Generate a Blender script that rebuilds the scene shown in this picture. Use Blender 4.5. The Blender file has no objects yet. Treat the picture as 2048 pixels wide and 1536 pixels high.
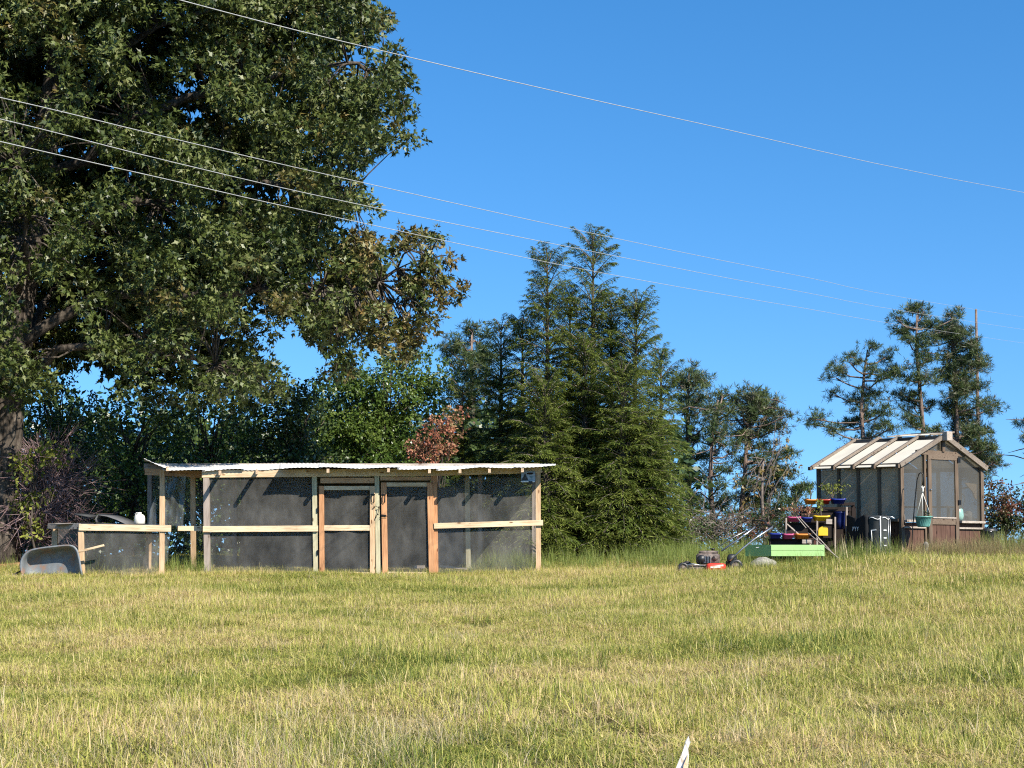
import bpy, math
import numpy as np
from mathutils import Vector

R = math.radians
sc = bpy.context.scene
COL = sc.collection
rng = np.random.default_rng(7)

# ------------------------------------------------------------------ camera, sky, sun, exposure
FPX, PITCH, SHIFT, CAMZ = 3000.0, R(3.5), 0.0823, 1.6
cd = bpy.data.cameras.new('camera'); cam = bpy.data.objects.new('camera', cd); COL.objects.link(cam)
cd.sensor_width = 36; cd.lens = FPX / 2048 * 36; cd.shift_y = SHIFT
cd.clip_start = 0.1; cd.clip_end = 6000
cam.location = (0, 0, CAMZ); cam.rotation_euler = (R(90) + PITCH, 0, 0)
sc.camera = cam
SUN = Vector((0.85, -1.0, 1.0)).normalized()
w = bpy.data.worlds.new('World'); sc.world = w; w.use_nodes = True
nt = w.node_tree; nt.nodes.clear()
sky = nt.nodes.new('ShaderNodeTexSky'); sky.sky_type = 'NISHITA'; sky.sun_disc = False
sky.sun_elevation = math.asin(SUN.z); sky.sun_rotation = math.atan2(SUN.x, SUN.y)
sky.altitude = 300; sky.air_density = 1.0; sky.dust_density = 0.1; sky.ozone_density = 3.0
bg = nt.nodes.new('ShaderNodeBackground'); bg.inputs[1].default_value = 0.123
hsv = nt.nodes.new('ShaderNodeHueSaturation'); hsv.inputs['Saturation'].default_value = 1.31
hsv.inputs['Value'].default_value = 1.0
out = nt.nodes.new('ShaderNodeOutputWorld')
tcw = nt.nodes.new('ShaderNodeTexCoord'); sp = nt.nodes.new('ShaderNodeSeparateXYZ'); ab = nt.nodes.new('ShaderNodeMath'); ab.operation = 'ABSOLUTE'
ma = nt.nodes.new('ShaderNodeMath'); ma.operation = 'MULTIPLY_ADD'; ma.inputs[1].default_value = .87; ma.inputs[2].default_value = .13
cx_ = nt.nodes.new('ShaderNodeCombineXYZ'); nrm_ = nt.nodes.new('ShaderNodeVectorMath'); nrm_.operation = 'NORMALIZE'
for a_, b_ in ((tcw.outputs['Generated'], sp.inputs[0]), (sp.outputs[0], cx_.inputs[0]), (sp.outputs[1], cx_.inputs[1]), (sp.outputs[2], ab.inputs[0]), (ab.outputs[0], ma.inputs[0]), (ma.outputs[0], cx_.inputs[2]), (cx_.outputs[0], nrm_.inputs[0]), (nrm_.outputs[0], sky.inputs[0])): nt.links.new(a_, b_)
nt.links.new(sky.outputs[0], hsv.inputs['Color']); nt.links.new(hsv.outputs[0], bg.inputs[0])
nt.links.new(bg.outputs[0], out.inputs[0])
sl = bpy.data.lights.new('sun', 'SUN'); sl.energy = 5.0; sl.angle = R(0.5); sl.color = (1, 0.93, 0.82)
so = bpy.data.objects.new('sun', sl); COL.objects.link(so); so.location = (10, -10, 20)
so.rotation_euler = SUN.to_track_quat('Z', 'Y').to_euler()
sc.view_settings.view_transform = 'Standard'; sc.view_settings.look = 'None'
sc.view_settings.exposure = 0.8; sc.view_settings.gamma = 1.0; sc.view_settings.use_curve_mapping = False
sc.render.engine = 'CYCLES'
sc.cycles.max_bounces = 6; sc.cycles.transparent_max_bounces = 16; sc.cycles.diffuse_bounces = 1
sc.cycles.glossy_bounces = 2; sc.cycles.transmission_bounces = 4
sc.cycles.use_denoising = False
sc.cycles.pixel_filter_type = 'BLACKMAN_HARRIS'; sc.cycles.filter_width = 1.15
sc.cycles.use_adaptive_sampling = False
sc.cycles.sample_clamp_indirect = 4.0


def P(px, py, Y):
    """the place at depth Y that stands behind photo pixel px, py"""
    xc = (px - 1024) / FPX; yc = (768 - py) / FPX + SHIFT * 2048 / FPX
    fy = math.cos(PITCH) - yc * math.sin(PITCH); fz = math.sin(PITCH) + yc * math.cos(PITCH)
    return Vector((xc * Y / fy, Y, CAMZ + fz * Y / fy))


def sstep(a, b, x):
    t = np.clip((x - a) / (b - a), 0, 1); return t * t * (3 - 2 * t)


def gz(x, y):
    x = np.asarray(x, float); y = np.asarray(y, float)
    z = 0.0475 * np.clip(y, -50, 28)
    z = z + 0.33 * sstep(0, 9, x) * sstep(8, 27, y)
    z = z + 0.075 * np.clip(y - 28, 0, 5) * (1 - 0.55 * sstep(1, 6, x))
    z = z - 0.05 * np.clip(y - 33, 0, 60) - 0.012 * np.clip(y - 93, 0, 4000)
    z = z + 0.018 * np.sin(x * 1.3 + y * 0.7) + 0.012 * np.sin(x * 2.9 - y * 1.9 + 1)
    return z


def g(x, y): return float(gz(x, y))


def GP(px, Y, dz=0.0):
    v = P(px, 1100, Y); return Vector((v.x, Y, g(v.x, Y) + dz))


# ------------------------------------------------------------------ mesh helpers
WL = {}


def tag(o, label=None, cat=None, group=None, kind=None):
    if label: o['label'] = label
    if cat: o['category'] = cat
    if group: o['group'] = group
    if kind: o['kind'] = kind
    return o


def empty(name, loc, label=None, cat=None, group=None):
    o = bpy.data.objects.new(name, None); COL.objects.link(o); o.location = loc
    o.empty_display_size = 0.2
    WL[o.name] = Vector(loc); return tag(o, label, cat, group)


def finish(name, me, mat, parent, loc=None):
    o = bpy.data.objects.new(name, me); COL.objects.link(o)
    me.materials.append(mat)
    if parent is not None:
        o.parent = parent; WL[o.name] = WL[parent.name]
    else:
        WL[o.name] = Vector(loc) if loc is not None else Vector((0, 0, 0))
        o.location = WL[o.name]
    return o


def np_mesh(name, V, F, mat, parent=None, loc=None, rnd=None, tint=None, smooth=False):
    V = np.asarray(V, np.float32).reshape(-1, 3).copy(); F = np.asarray(F, np.int32)
    off = WL[parent.name] if parent is not None else (Vector(loc) if loc is not None else Vector((0, 0, 0)))
    V -= np.array(off, np.float32)
    me = bpy.data.meshes.new(name); n, k = F.shape
    me.vertices.add(len(V)); me.vertices.foreach_set('co', V.ravel())
    me.loops.add(n * k); me.loops.foreach_set('vertex_index', F.ravel())
    me.polygons.add(n); me.polygons.foreach_set('loop_start', np.arange(0, n * k, k, dtype=np.int32))
    if smooth: me.polygons.foreach_set('use_smooth', np.ones(n, bool))
    for nm, a in (('rnd', rnd), ('tint', tint)):
        if a is not None:
            at = me.attributes.new(nm, 'FLOAT', 'FACE'); at.data.foreach_set('value', np.asarray(a, np.float32))
    me.update(calc_edges=True)
    return finish(name, me, mat, parent, loc)


class MB:
    def __init__(s): s.v = []; s.f = []; s.sm = []
    def raw(s, vs, fs, smooth=False):
        b = len(s.v); s.v += [tuple(v) for v in vs]; s.f += [tuple(b + i for i in f) for f in fs]; s.sm += [smooth] * len(fs)
        return s
    def box(s, c, sz, ax=None):
        c = Vector(c); X, Y, Z = ax or (Vector((1, 0, 0)), Vector((0, 1, 0)), Vector((0, 0, 1)))
        h = [q / 2 for q in sz]; vs = []
        for dx, dy, dz in ((-1, -1, -1), (1, -1, -1), (1, 1, -1), (-1, 1, -1), (-1, -1, 1), (1, -1, 1), (1, 1, 1), (-1, 1, 1)):
            vs.append(c + X * dx * h[0] + Y * dy * h[1] + Z * dz * h[2])
        return s.raw(vs, [(0, 3, 2, 1), (4, 5, 6, 7), (0, 1, 5, 4), (1, 2, 6, 5), (2, 3, 7, 6), (3, 0, 4, 7)])
    def bar(s, a, b, w, d, side=(0, 1, 0)):
        """beam from a to b: d thick along side, w wide across it"""
        a = Vector(a); b = Vector(b); Z = (b - a).normalized(); Y = Vector(side); Y = (Y - Z * Y.dot(Z)).normalized()
        X = Y.cross(Z); return s.box((a + b) / 2, (w, d, (b - a).length), (X, Y, Z))
    def tube(s, pts, r, n=6, cap=True):
        pts = [Vector(p) for p in pts]; rs = r if hasattr(r, '__len__') else [r] * len(pts)
        vs = []; up = Vector((0.13, 0.27, 0.95))
        for i, p in enumerate(pts):
            t = (pts[min(i + 1, len(pts) - 1)] - pts[max(i - 1, 0)])
            t = t.normalized() if t.length > 1e-9 else Vector((0, 0, 1))
            u = t.cross(up if abs(t.dot(up)) < .95 else Vector((1, 0, 0))).normalized(); q = t.cross(u)
            for k in range(n):
                a = 2 * math.pi * k / n; vs.append(p + (u * math.cos(a) + q * math.sin(a)) * rs[i])
        fs = []
        for i in range(len(pts) - 1):
            for k in range(n):
                fs.append((i * n + k, i * n + (k + 1) % n, (i + 1) * n + (k + 1) % n, (i + 1) * n + k))
        if cap: fs.append(tuple(range(n))[::-1]); fs.append(tuple((len(pts) - 1) * n + k for k in range(n)))
        return s.raw(vs, fs, True)
    def lathe(s, c, prof, n=16, ax=(0, 0, 1), cap=False):
        c = Vector(c); Z = Vector(ax).normalized(); X = Z.orthogonal().normalized(); Y = Z.cross(X)
        vs = []
        for (r, h) in prof:
            for k in range(n):
                a = 2 * math.pi * k / n; vs.append(c + Z * h + (X * math.cos(a) + Y * math.sin(a)) * r)
        fs = [(i * n + k, i * n + (k + 1) % n, (i + 1) * n + (k + 1) % n, (i + 1) * n + k) for i in range(len(prof) - 1) for k in range(n)]
        return s.raw(vs, fs, True)
    def loft(s, rings, smooth=True, cap0=False, cap1=False):
        n = len(rings[0]); vs = [v for r_ in rings for v in r_]
        fs = [(i * n + k, i * n + (k + 1) % n, (i + 1) * n + (k + 1) % n, (i + 1) * n + k) for i in range(len(rings) - 1) for k in range(n)]
        if cap0: fs.append(tuple(range(n))[::-1])
        if cap1: fs.append(tuple((len(rings) - 1) * n + k for k in range(n)))
        return s.raw(vs, fs, smooth)
    def prism(s, pts, off):
        """a flat outline pushed out by off"""
        off = Vector(off); n = len(pts); a = [Vector(p) for p in pts]; b = [p + off for p in a]
        return s.raw(a + b, [tuple(range(n))[::-1], tuple(range(n, 2 * n))] + [(i, (i + 1) % n, n + (i + 1) % n, n + i) for i in range(n)])
    def build(s, name, mat, parent=None, loc=None, bevel=0):
        off = WL[parent.name] if parent is not None else (Vector(loc) if loc is not None else Vector((0, 0, 0)))
        me = bpy.data.meshes.new(name)
        me.from_pydata([tuple(Vector(v) - off) for v in s.v], [], s.f)
        me.polygons.foreach_set('use_smooth', s.sm)
        me.update()
        o = finish(name, me, mat, parent, loc)
        if bevel:
            m = o.modifiers.new('bevel', 'BEVEL'); m.width = bevel; m.segments = 2; m.limit_method = 'ANGLE'
        return o


# ------------------------------------------------------------------ materials
def new_mat(name):
    m = bpy.data.materials.new(name); m.use_nodes = True; t = m.node_tree
    b = t.nodes['Principled BSDF']; return m, t, b


def N(t, kind, **kw):
    n = t.nodes.new(kind)
    for k, v in kw.items():
        if k in n.inputs.keys(): n.inputs[k].default_value = v
        else: setattr(n, k, v)
    return n


def ramp(t, stops):
    n = t.nodes.new('ShaderNodeValToRGB'); e = n.color_ramp.elements
    while len(e) < len(stops): e.new(0.5)
    for i, (p, c) in enumerate(stops): e[i].position = p; e[i].color = (*c, 1)
    return n


def coords(t, scale, which='Object'):
    tc = t.nodes.new('ShaderNodeTexCoord'); mp = t.nodes.new('ShaderNodeMapping')
    mp.inputs['Scale'].default_value = scale; t.links.new(tc.outputs[which], mp.inputs['Vector']); return mp.outputs[0]


def mottled(name, c1, c2, scale=(6, 6, 6), rough=0.7, detail=6, bump=0.0, spec=0.4, metal=0.0, c3=None, lo=.35, hi=.65):
    m, t, b = new_mat(name)
    v = coords(t, scale); n = N(t, 'ShaderNodeTexNoise', Scale=1.0, Detail=float(detail), Roughness=0.65)
    t.links.new(v, n.inputs['Vector'])
    st = [(lo, c1), (hi, c2)] + ([(min(hi + .12, 1), c3)] if c3 else [])
    r = ramp(t, st); t.links.new(n.outputs['Fac'], r.inputs[0]); t.links.new(r.outputs[0], b.inputs['Base Color'])
    b.inputs['Roughness'].default_value = rough; b.inputs['Metallic'].default_value = metal
    b.inputs['Specular IOR Level'].default_value = spec
    if bump:
        bn = N(t, 'ShaderNodeBump', Strength=bump, Distance=0.02); t.links.new(n.outputs['Fac'], bn.inputs['Height'])
        t.links.new(bn.outputs[0], b.inputs['Normal'])
    return m


def wood(name, c, dark, axis='z', rough=0.75):
    """lumber: grain stretched along one axis, knots, slow colour drift"""
    m, t, b = new_mat(name)
    sc_ = {'z': (55, 55, 3.0), 'x': (3.0, 55, 55), 'y': (55, 3.0, 55)}[axis]
    v = coords(t, sc_); n = N(t, 'ShaderNodeTexNoise', Scale=1.0, Detail=5.0, Roughness=0.6, Distortion=0.6)
    t.links.new(v, n.inputs['Vector'])
    r = ramp(t, [(0.3, dark), (0.5, c), (0.7, tuple(min(q * 1.18, .9) for q in c))]); t.links.new(n.outputs['Fac'], r.inputs[0])
    v2 = coords(t, (2.3, 2.3, 2.3)); n2 = N(t, 'ShaderNodeTexNoise', Scale=1.0, Detail=3.0); t.links.new(v2, n2.inputs['Vector'])
    mx = N(t, 'ShaderNodeMix', data_type='RGBA', blend_type='MULTIPLY'); mx.inputs['Factor'].default_value = 0.55
    r2 = ramp(t, [(0.35, (0.62, 0.58, 0.55)), (0.6, (1, 1, 1))]); t.links.new(n2.outputs['Fac'], r2.inputs[0])
    t.links.new(r.outputs[0], mx.inputs['A']); t.links.new(r2.outputs[0], mx.inputs['B'])
    vk = coords(t, {'z': (9, 9, 3.2), 'x': (3.2, 9, 9), 'y': (9, 3.2, 9)}[axis]); vo = N(t, 'ShaderNodeTexVoronoi', Scale=1.0); t.links.new(vk, vo.inputs['Vector'])
    rk = ramp(t, [(0.09, (1, 1, 1)), (0.16, (0, 0, 0))]); t.links.new(vo.outputs['Distance'], rk.inputs[0])
    mk = N(t, 'ShaderNodeMix', data_type='RGBA'); t.links.new(rk.outputs[0], mk.inputs['Factor'])
    t.links.new(mx.outputs['Result'], mk.inputs['A']); mk.inputs['B'].default_value = (dark[0] * .45, dark[1] * .38, dark[2] * .35, 1)
    t.links.new(mk.outputs['Result'], b.inputs['Base Color']); b.inputs['Roughness'].default_value = rough
    b.inputs['Specular IOR Level'].default_value = 0.25
    bn = N(t, 'ShaderNodeBump', Strength=0.3, Distance=0.01); t.links.new(n.outputs['Fac'], bn.inputs['Height']); t.links.new(bn.outputs[0], b.inputs['Normal'])
    return m


def leafmat(name, cols, alt=None, transl=0.3, rough=0.42, spec=0.45, patch=0.0):
    """leaf: colour from each leaf's own number, alt colour where the cluster has turned"""
    m, t, b = new_mat(name)
    a = N(t, 'ShaderNodeAttribute', attribute_name='rnd')
    r = ramp(t, [(i / (len(cols) - 1) if len(cols) > 1 else 0, c) for i, c in enumerate(cols)]); t.links.new(a.outputs['Fac'], r.inputs[0])
    col = r.outputs[0]
    if alt:
        a2 = N(t, 'ShaderNodeAttribute', attribute_name='tint'); mx = N(t, 'ShaderNodeMix', data_type='RGBA')
        ra = ramp(t, [(i / (len(alt) - 1), c) for i, c in enumerate(alt)]); t.links.new(a.outputs['Fac'], ra.inputs[0])
        t.links.new(a2.outputs['Fac'], mx.inputs['Factor']); t.links.new(col, mx.inputs['A']); t.links.new(ra.outputs[0], mx.inputs['B']); col = mx.outputs['Result']
    t.links.new(col, b.inputs['Base Color']); b.inputs['Roughness'].default_value = rough
    b.inputs['Specular IOR Level'].default_value = spec
    tr = t.nodes.new('ShaderNodeBsdfTranslucent'); t.links.new(col, tr.inputs[0])
    ms = N(t, 'ShaderNodeMixShader'); ms.inputs[0].default_value = transl
    o = t.nodes['Material Output']; t.links.new(b.outputs[0], ms.inputs[1]); t.links.new(tr.outputs[0], ms.inputs[2]); t.links.new(ms.outputs[0], o.inputs[0])
    return m


def plain(name, c, rough=0.5, spec=0.5, metal=0.0, var=0.25, scale=9, wear=None):
    lo = tuple(q * (1 - var) for q in c)
    return mottled(name, lo, c, (scale,) * 3, rough, 5, 0.05, spec, metal, wear, .3, .62)


def sheer(name, c, alpha, rough=0.8, transl=0.0, gloss=0.0, streak=(3, 3, 3), var=.5):
    """see-through sheet: part of the light passes straight, the rest meets the film or wires"""
    m, t, b = new_mat(name); o = t.nodes['Material Output']; t.nodes.remove(b)
    tr = t.nodes.new('ShaderNodeBsdfTransparent'); df = N(t, 'ShaderNodeBsdfDiffuse')
    v = coords(t, streak); n = N(t, 'ShaderNodeTexNoise', Scale=1.0, Detail=5.0, Roughness=0.6); t.links.new(v, n.inputs['Vector'])
    r = ramp(t, [(0.3, tuple(q * (1 - var) for q in c)), (0.7, c)]); t.links.new(n.outputs['Fac'], r.inputs[0]); t.links.new(r.outputs[0], df.inputs[0])
    last = df.outputs[0]
    if transl:
        tl = N(t, 'ShaderNodeBsdfTranslucent'); t.links.new(r.outputs[0], tl.inputs[0]); q = N(t, 'ShaderNodeMixShader'); q.inputs[0].default_value = transl
        t.links.new(last, q.inputs[1]); t.links.new(tl.outputs[0], q.inputs[2]); last = q.outputs[0]
    if gloss:
        gl = N(t, 'ShaderNodeBsdfGlossy', Roughness=rough); gl.inputs[0].default_value = (.9, .9, .9, 1); q = N(t, 'ShaderNodeMixShader'); q.inputs[0].default_value = gloss
        t.links.new(last, q.inputs[1]); t.links.new(gl.outputs[0], q.inputs[2]); last = q.outputs[0]
    mr = N(t, 'ShaderNodeMapRange'); mr.inputs['From Min'].default_value = .25; mr.inputs['From Max'].default_value = .75
    mr.inputs['To Min'].default_value = max(alpha - .1, 0); mr.inputs['To Max'].default_value = min(alpha + .1, 1); t.links.new(n.outputs['Fac'], mr.inputs['Value'])
    ms = N(t, 'ShaderNodeMixShader'); t.links.new(mr.outputs[0], ms.inputs[0]); t.links.new(tr.outputs[0], ms.inputs[1]); t.links.new(last, ms.inputs[2]); t.links.new(ms.outputs[0], o.inputs[0])
    return m


M = {}
PINE, PINED = (0.60, 0.42, 0.25), (0.42, 0.25, 0.12)
M['pine_v'] = wood('pine_upright', PINE, PINED, 'z'); M['pine_h'] = wood('pine_level', (0.72, 0.56, 0.36), (0.5, 0.33, 0.17), 'x')
M['pine_y'] = wood('pine_rafter', (0.6, 0.45, 0.3), PINED, 'y')
M['cedar_v'] = wood('cedar_upright', (0.56, 0.29, 0.14), (0.36, 0.15, 0.06), 'z'); M['cedar_h'] = wood('cedar_level', (0.58, 0.36, 0.2), (0.36, 0.19, 0.09), 'x')
M['treated_v'] = wood('treated_upright', (0.50, 0.46, 0.30), (0.33, 0.29, 0.17), 'z')
M['grey_v'] = wood('weathered_upright', (0.36, 0.30, 0.25), (0.22, 0.17, 0.13), 'z'); M['grey_h'] = wood('weathered_level', (0.42, 0.36, 0.30), (0.24, 0.19, 0.15), 'x')
M['brown_v'] = wood('greenhouse_upright', (0.145, 0.105, 0.072), (0.085, 0.057, 0.04), 'z'); M['brown_h'] = wood('greenhouse_level', (0.165, 0.122, 0.085), (0.10, 0.068, 0.048), 'x')
M['rafter_b'] = wood('greenhouse_rafter', (0.225, 0.185, 0.145), (0.14, 0.105, 0.08), 'x')
M['redpanel'] = wood('red_brown_panel', (0.115, 0.062, 0.042), (0.06, 0.03, 0.022), 'z')
M['darkwood'] = wood('dark_stand_wood', (0.022, 0.014, 0.011), (0.01, 0.007, 0.005), 'z')
M['bark'] = mottled('bark', (0.025, 0.02, 0.016), (0.15, 0.125, 0.10), (16, 16, 3.5), 0.95, 8, 1.0, 0.1)
M['bark2'] = mottled('pine_bark', (0.10, 0.07, 0.055), (0.26, 0.19, 0.15), (14, 14, 5), 0.95, 6, 0.8, 0.1)
M['twig'] = mottled('twig', (0.07, 0.055, 0.045), (0.22, 0.18, 0.15), (8, 8, 8), 0.9, 4)
M['deadtwig'] = mottled('dead_twig', (0.16, 0.095, 0.10), (0.34, 0.24, 0.23), (5, 5, 5), 0.9, 4)
M['black'] = plain('black_plastic', (0.018, 0.018, 0.019), 0.45); M['blackmetal'] = plain('black_metal', (0.02, 0.02, 0.02), 0.4, .5, .6)
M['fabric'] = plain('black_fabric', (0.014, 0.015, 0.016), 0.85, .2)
M['greyfabric'] = plain('grey_fabric', (0.055, 0.06, 0.06), 0.8, .2)
M['white'] = plain('white_paint', (0.8, 0.8, 0.77), 0.5, .4, 0, .1); M['cream'] = plain('cream_plastic', (0.72, 0.70, 0.62), 0.5, .4, 0, .12)
M['roofm'] = plain('white_roof_metal', (0.84, 0.82, 0.78), 0.5, .5, 0.0, .15, 2.5)
M['metal'] = plain('bare_metal', (0.45, 0.45, 0.45), 0.35, .5, .9)
M['wire'] = plain('aluminium_wire', (.42, .42, .40), .5)
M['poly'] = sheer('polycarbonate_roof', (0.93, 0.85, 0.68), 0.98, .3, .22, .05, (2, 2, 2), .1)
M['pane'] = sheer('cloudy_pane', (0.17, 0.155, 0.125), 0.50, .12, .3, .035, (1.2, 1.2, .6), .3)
M['pane_side'] = sheer('cloudy_side_pane', (0.74, 0.62, 0.45), 0.84, .3, .55, .015, (1.2, 1.2, .6), .18)  # paler, warmer copy of the pane, its colour offsetting the blue shade there
M['screen'] = sheer('wire_screen', (0.27, 0.26, 0.235), 0.25, .6, 0, 0, (3, 3, 1.5), .45)  # uneven tone and density paint in patches of sun glare
M['film'] = sheer('clear_film', (0.30, 0.32, 0.31), 0.28, .25, .3, .1, (9, 9, 1.2), .5)
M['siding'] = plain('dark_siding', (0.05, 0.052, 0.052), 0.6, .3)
M['slate'] = plain('grey_sheet', (0.12, 0.12, 0.12), 0.5, .4)
M['concrete'] = mottled('concrete', (0.22, 0.2, 0.17), (0.38, 0.35, 0.3), (9, 9, 9), .9, 8, .3)
M['stone'] = mottled('pale_stone', (0.12, 0.11, 0.09), (0.42, 0.39, 0.33), (5, 5, 5), .9, 8, .6)


# ground: thatch and soil, orange clay by the oak
def ground_mat():
    m, t, b = new_mat('ground_soil')
    ge = t.nodes.new('ShaderNodeNewGeometry'); mp = t.nodes.new('ShaderNodeMapping'); mp.inputs['Scale'].default_value = (.25, .8, 1)
    t.links.new(ge.outputs['Position'], mp.inputs['Vector'])
    n = N(t, 'ShaderNodeTexNoise', Scale=1.0, Detail=5.0, Roughness=.7); t.links.new(mp.outputs[0], n.inputs['Vector'])
    n2 = N(t, 'ShaderNodeTexNoise', Scale=22.0, Detail=8.0, Roughness=.75); t.links.new(ge.outputs['Position'], n2.inputs['Vector'])
    r = ramp(t, [(0.35, (0.06, 0.06, 0.02)), (0.5, (0.10, 0.09, 0.035)), (0.65, (0.15, 0.12, 0.055))]); t.links.new(n.outputs['Fac'], r.inputs[0])
    r2 = ramp(t, [(0.3, (.35, .33, .3)), (0.65, (1.15, 1.1, 1.0))]); t.links.new(n2.outputs['Fac'], r2.inputs[0])
    mx = N(t, 'ShaderNodeMix', data_type='RGBA', blend_type='MULTIPLY'); mx.inputs['Factor'].default_value = 1
    t.links.new(r.outputs[0], mx.inputs['A']); t.links.new(r2.outputs[0], mx.inputs['B']); t.links.new(mx.outputs['Result'], b.inputs['Base Color'])
    b.inputs['Roughness'].default_value = .95; b.inputs['Specular IOR Level'].default_value = .1
    bn = N(t, 'ShaderNodeBump', Strength=.8, Distance=.05); t.links.new(n2.outputs['Fac'], bn.inputs['Height']); t.links.new(bn.outputs[0], b.inputs['Normal'])
    return m


def grass_mat():
    m, t, b = new_mat('grass_blade')
    ge = t.nodes.new('ShaderNodeNewGeometry'); at = N(t, 'ShaderNodeAttribute', attribute_name='rnd')
    oi = t.nodes.new('ShaderNodeObjectInfo')
    mp = t.nodes.new('ShaderNodeMapping'); mp.inputs['Scale'].default_value = (.34, .62, .3); t.links.new(ge.outputs['Position'], mp.inputs['Vector'])
    n = N(t, 'ShaderNodeTexNoise', Scale=1.0, Detail=7.0, Roughness=.62, Distortion=.5); t.links.new(mp.outputs[0], n.inputs['Vector'])
    # fac = patch + blade spread
    m1 = N(t, 'ShaderNodeMath', operation='MULTIPLY_ADD'); t.links.new(at.outputs['Fac'], m1.inputs[0]); m1.inputs[1].default_value = .40; t.links.new(n.outputs['Fac'], m1.inputs[2])
    m2 = N(t, 'ShaderNodeMath', operation='MULTIPLY_ADD'); t.links.new(oi.outputs['Random'], m2.inputs[0]); m2.inputs[1].default_value = .16; t.links.new(m1.outputs[0], m2.inputs[2])
    r = ramp(t, [(0.46, (0.08, 0.13, 0.022)), (0.59, (0.24, 0.28, 0.05)), (0.71, (0.47, 0.46, 0.09)), (0.83, (0.62, 0.54, 0.18)), (0.97, (0.70, 0.52, 0.28))])
    t.links.new(m2.outputs[0], r.inputs[0]); t.links.new(r.outputs[0], b.inputs['Base Color'])
    b.inputs['Roughness'].default_value = .5; b.inputs['Specular IOR Level'].default_value = .25
    tr = t.nodes.new('ShaderNodeBsdfTranslucent'); t.links.new(r.outputs[0], tr.inputs[0])
    ms = N(t, 'ShaderNodeMixShader'); ms.inputs[0].default_value = .35
    o = t.nodes['Material Output']; t.links.new(b.outputs[0], ms.inputs[1]); t.links.new(tr.outputs[0], ms.inputs[2]); t.links.new(ms.outputs[0], o.inputs[0])
    return m


M['ground'] = ground_mat(); M['grass'] = grass_mat()
M['straw'] = leafmat('straw', [(0.36, 0.27, 0.14), (0.55, 0.45, 0.26), (0.66, 0.57, 0.37)], None, .25, .5, .2)
M['tall'] = leafmat('tall_grass_blade', [(0.12, 0.18, 0.035), (0.22, 0.28, 0.06), (0.34, 0.34, 0.12)], None, .35, .5, .25)
M['weed'] = leafmat('weed_stalk', [(0.20, 0.13, 0.07), (0.32, 0.24, 0.12), (0.36, 0.36, 0.14)], None, .25, .6, .2)
M['oak'] = leafmat('oak_leaf', [(0.015, 0.028, 0.006), (0.05, 0.072, 0.014), (0.10, 0.125, 0.03), (0.21, 0.22, 0.085)], [(0.10, 0.07, 0.02), (0.20, 0.12, 0.035), (0.26, 0.17, 0.07)], .12, .45, .36)
M['leaf_dark'] = leafmat('dark_leaf', [(0.02, 0.045, 0.012), (0.05, 0.085, 0.02), (0.10, 0.14, 0.035)], [(0.06, 0.08, 0.02), (0.14, 0.15, 0.03)], .22, .36, .6)
M['leaf_mid'] = leafmat('mid_green_leaf', [(0.04, 0.08, 0.014), (0.085, 0.145, 0.024), (0.15, 0.21, 0.045)], [(0.10, 0.15, 0.025), (0.19, 0.24, 0.045)], .28, .36, .6)
M['leaf_orange'] = leafmat('orange_leaf', [(0.22, 0.07, 0.04), (0.46, 0.18, 0.11), (0.50, 0.30, 0.17), (0.16, 0.17, 0.04)], None, .35, .5)
M['leaf_yellow'] = leafmat('yellow_green_leaf', [(0.10, 0.13, 0.02), (0.24, 0.27, 0.04), (0.36, 0.38, 0.08)], None, .4, .5)
M['leaf_red'] = leafmat('red_green_leaf', [(0.03, 0.05, 0.015), (0.06, 0.085, 0.025), (0.10, 0.10, 0.04), (0.16, 0.06, 0.035)], [(0.20, 0.03, 0.03), (0.30, 0.10, 0.05)], .25, .4, .6)
M['hemlock'] = leafmat('hemlock_needle', [(0.04, 0.07, 0.012), (0.11, 0.15, 0.025), (0.20, 0.235, 0.045)], [(0.24, 0.27, 0.06), (0.30, 0.31, 0.09)], .3, .5, .3)
M['pine_n'] = leafmat('pine_needle', [(0.03, 0.055, 0.016), (0.06, 0.092, 0.025), (0.12, 0.145, 0.04)], [(0.12, 0.11, 0.07), (0.17, 0.14, 0.10)], .15, .5, .4)

# ------------------------------------------------------------------ ground sheet
def ground():
    xs = np.unique(np.concatenate([np.linspace(-16, 16, 130), np.geomspace(16, 3000, 26), -np.geomspace(16, 3000, 26)]))
    ys = np.unique(np.concatenate([np.linspace(-6, 40, 150), np.geomspace(40, 4000, 34), -np.geomspace(6, 800, 14)]))
    X, Y = np.meshgrid(xs, ys); Z = gz(X, Y); V = np.stack([X, Y, Z], -1).reshape(-1, 3)
    nx, ny = len(xs), len(ys); i = np.arange(nx * ny).reshape(ny, nx)
    F = np.stack([i[:-1, :-1], i[:-1, 1:], i[1:, 1:], i[1:, :-1]], -1).reshape(-1, 4)
    o = np_mesh('ground', V, F, M['ground'], smooth=True); tag(o, kind='structure'); return o


ground()


# ------------------------------------------------------------------ scattering of leaves and blades
def unit(v): return v / (np.linalg.norm(v, axis=-1, keepdims=True) + 1e-9)


T_OAK = np.array([(0, 0, 0), (.30, .50, .09), (.12, .60, .02), (0, 1.08, -.06), (-.10, .52, .02), (-.34, .40, .06)], float)
T_LEAF = np.array([(0, 0, 0), (.30, .5, .07), (0, 1, 0), (-.30, .5, .07)], float)
T_NEEDLE = np.array([(0, 0, 0), (.085, .45, 0), (0, 1, 0), (-.085, .45, 0)], float)
T_PINE = np.array([(0, 0, 0), (.045, .45, 0), (0, 1, 0), (-.045, .45, 0)], float)


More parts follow.
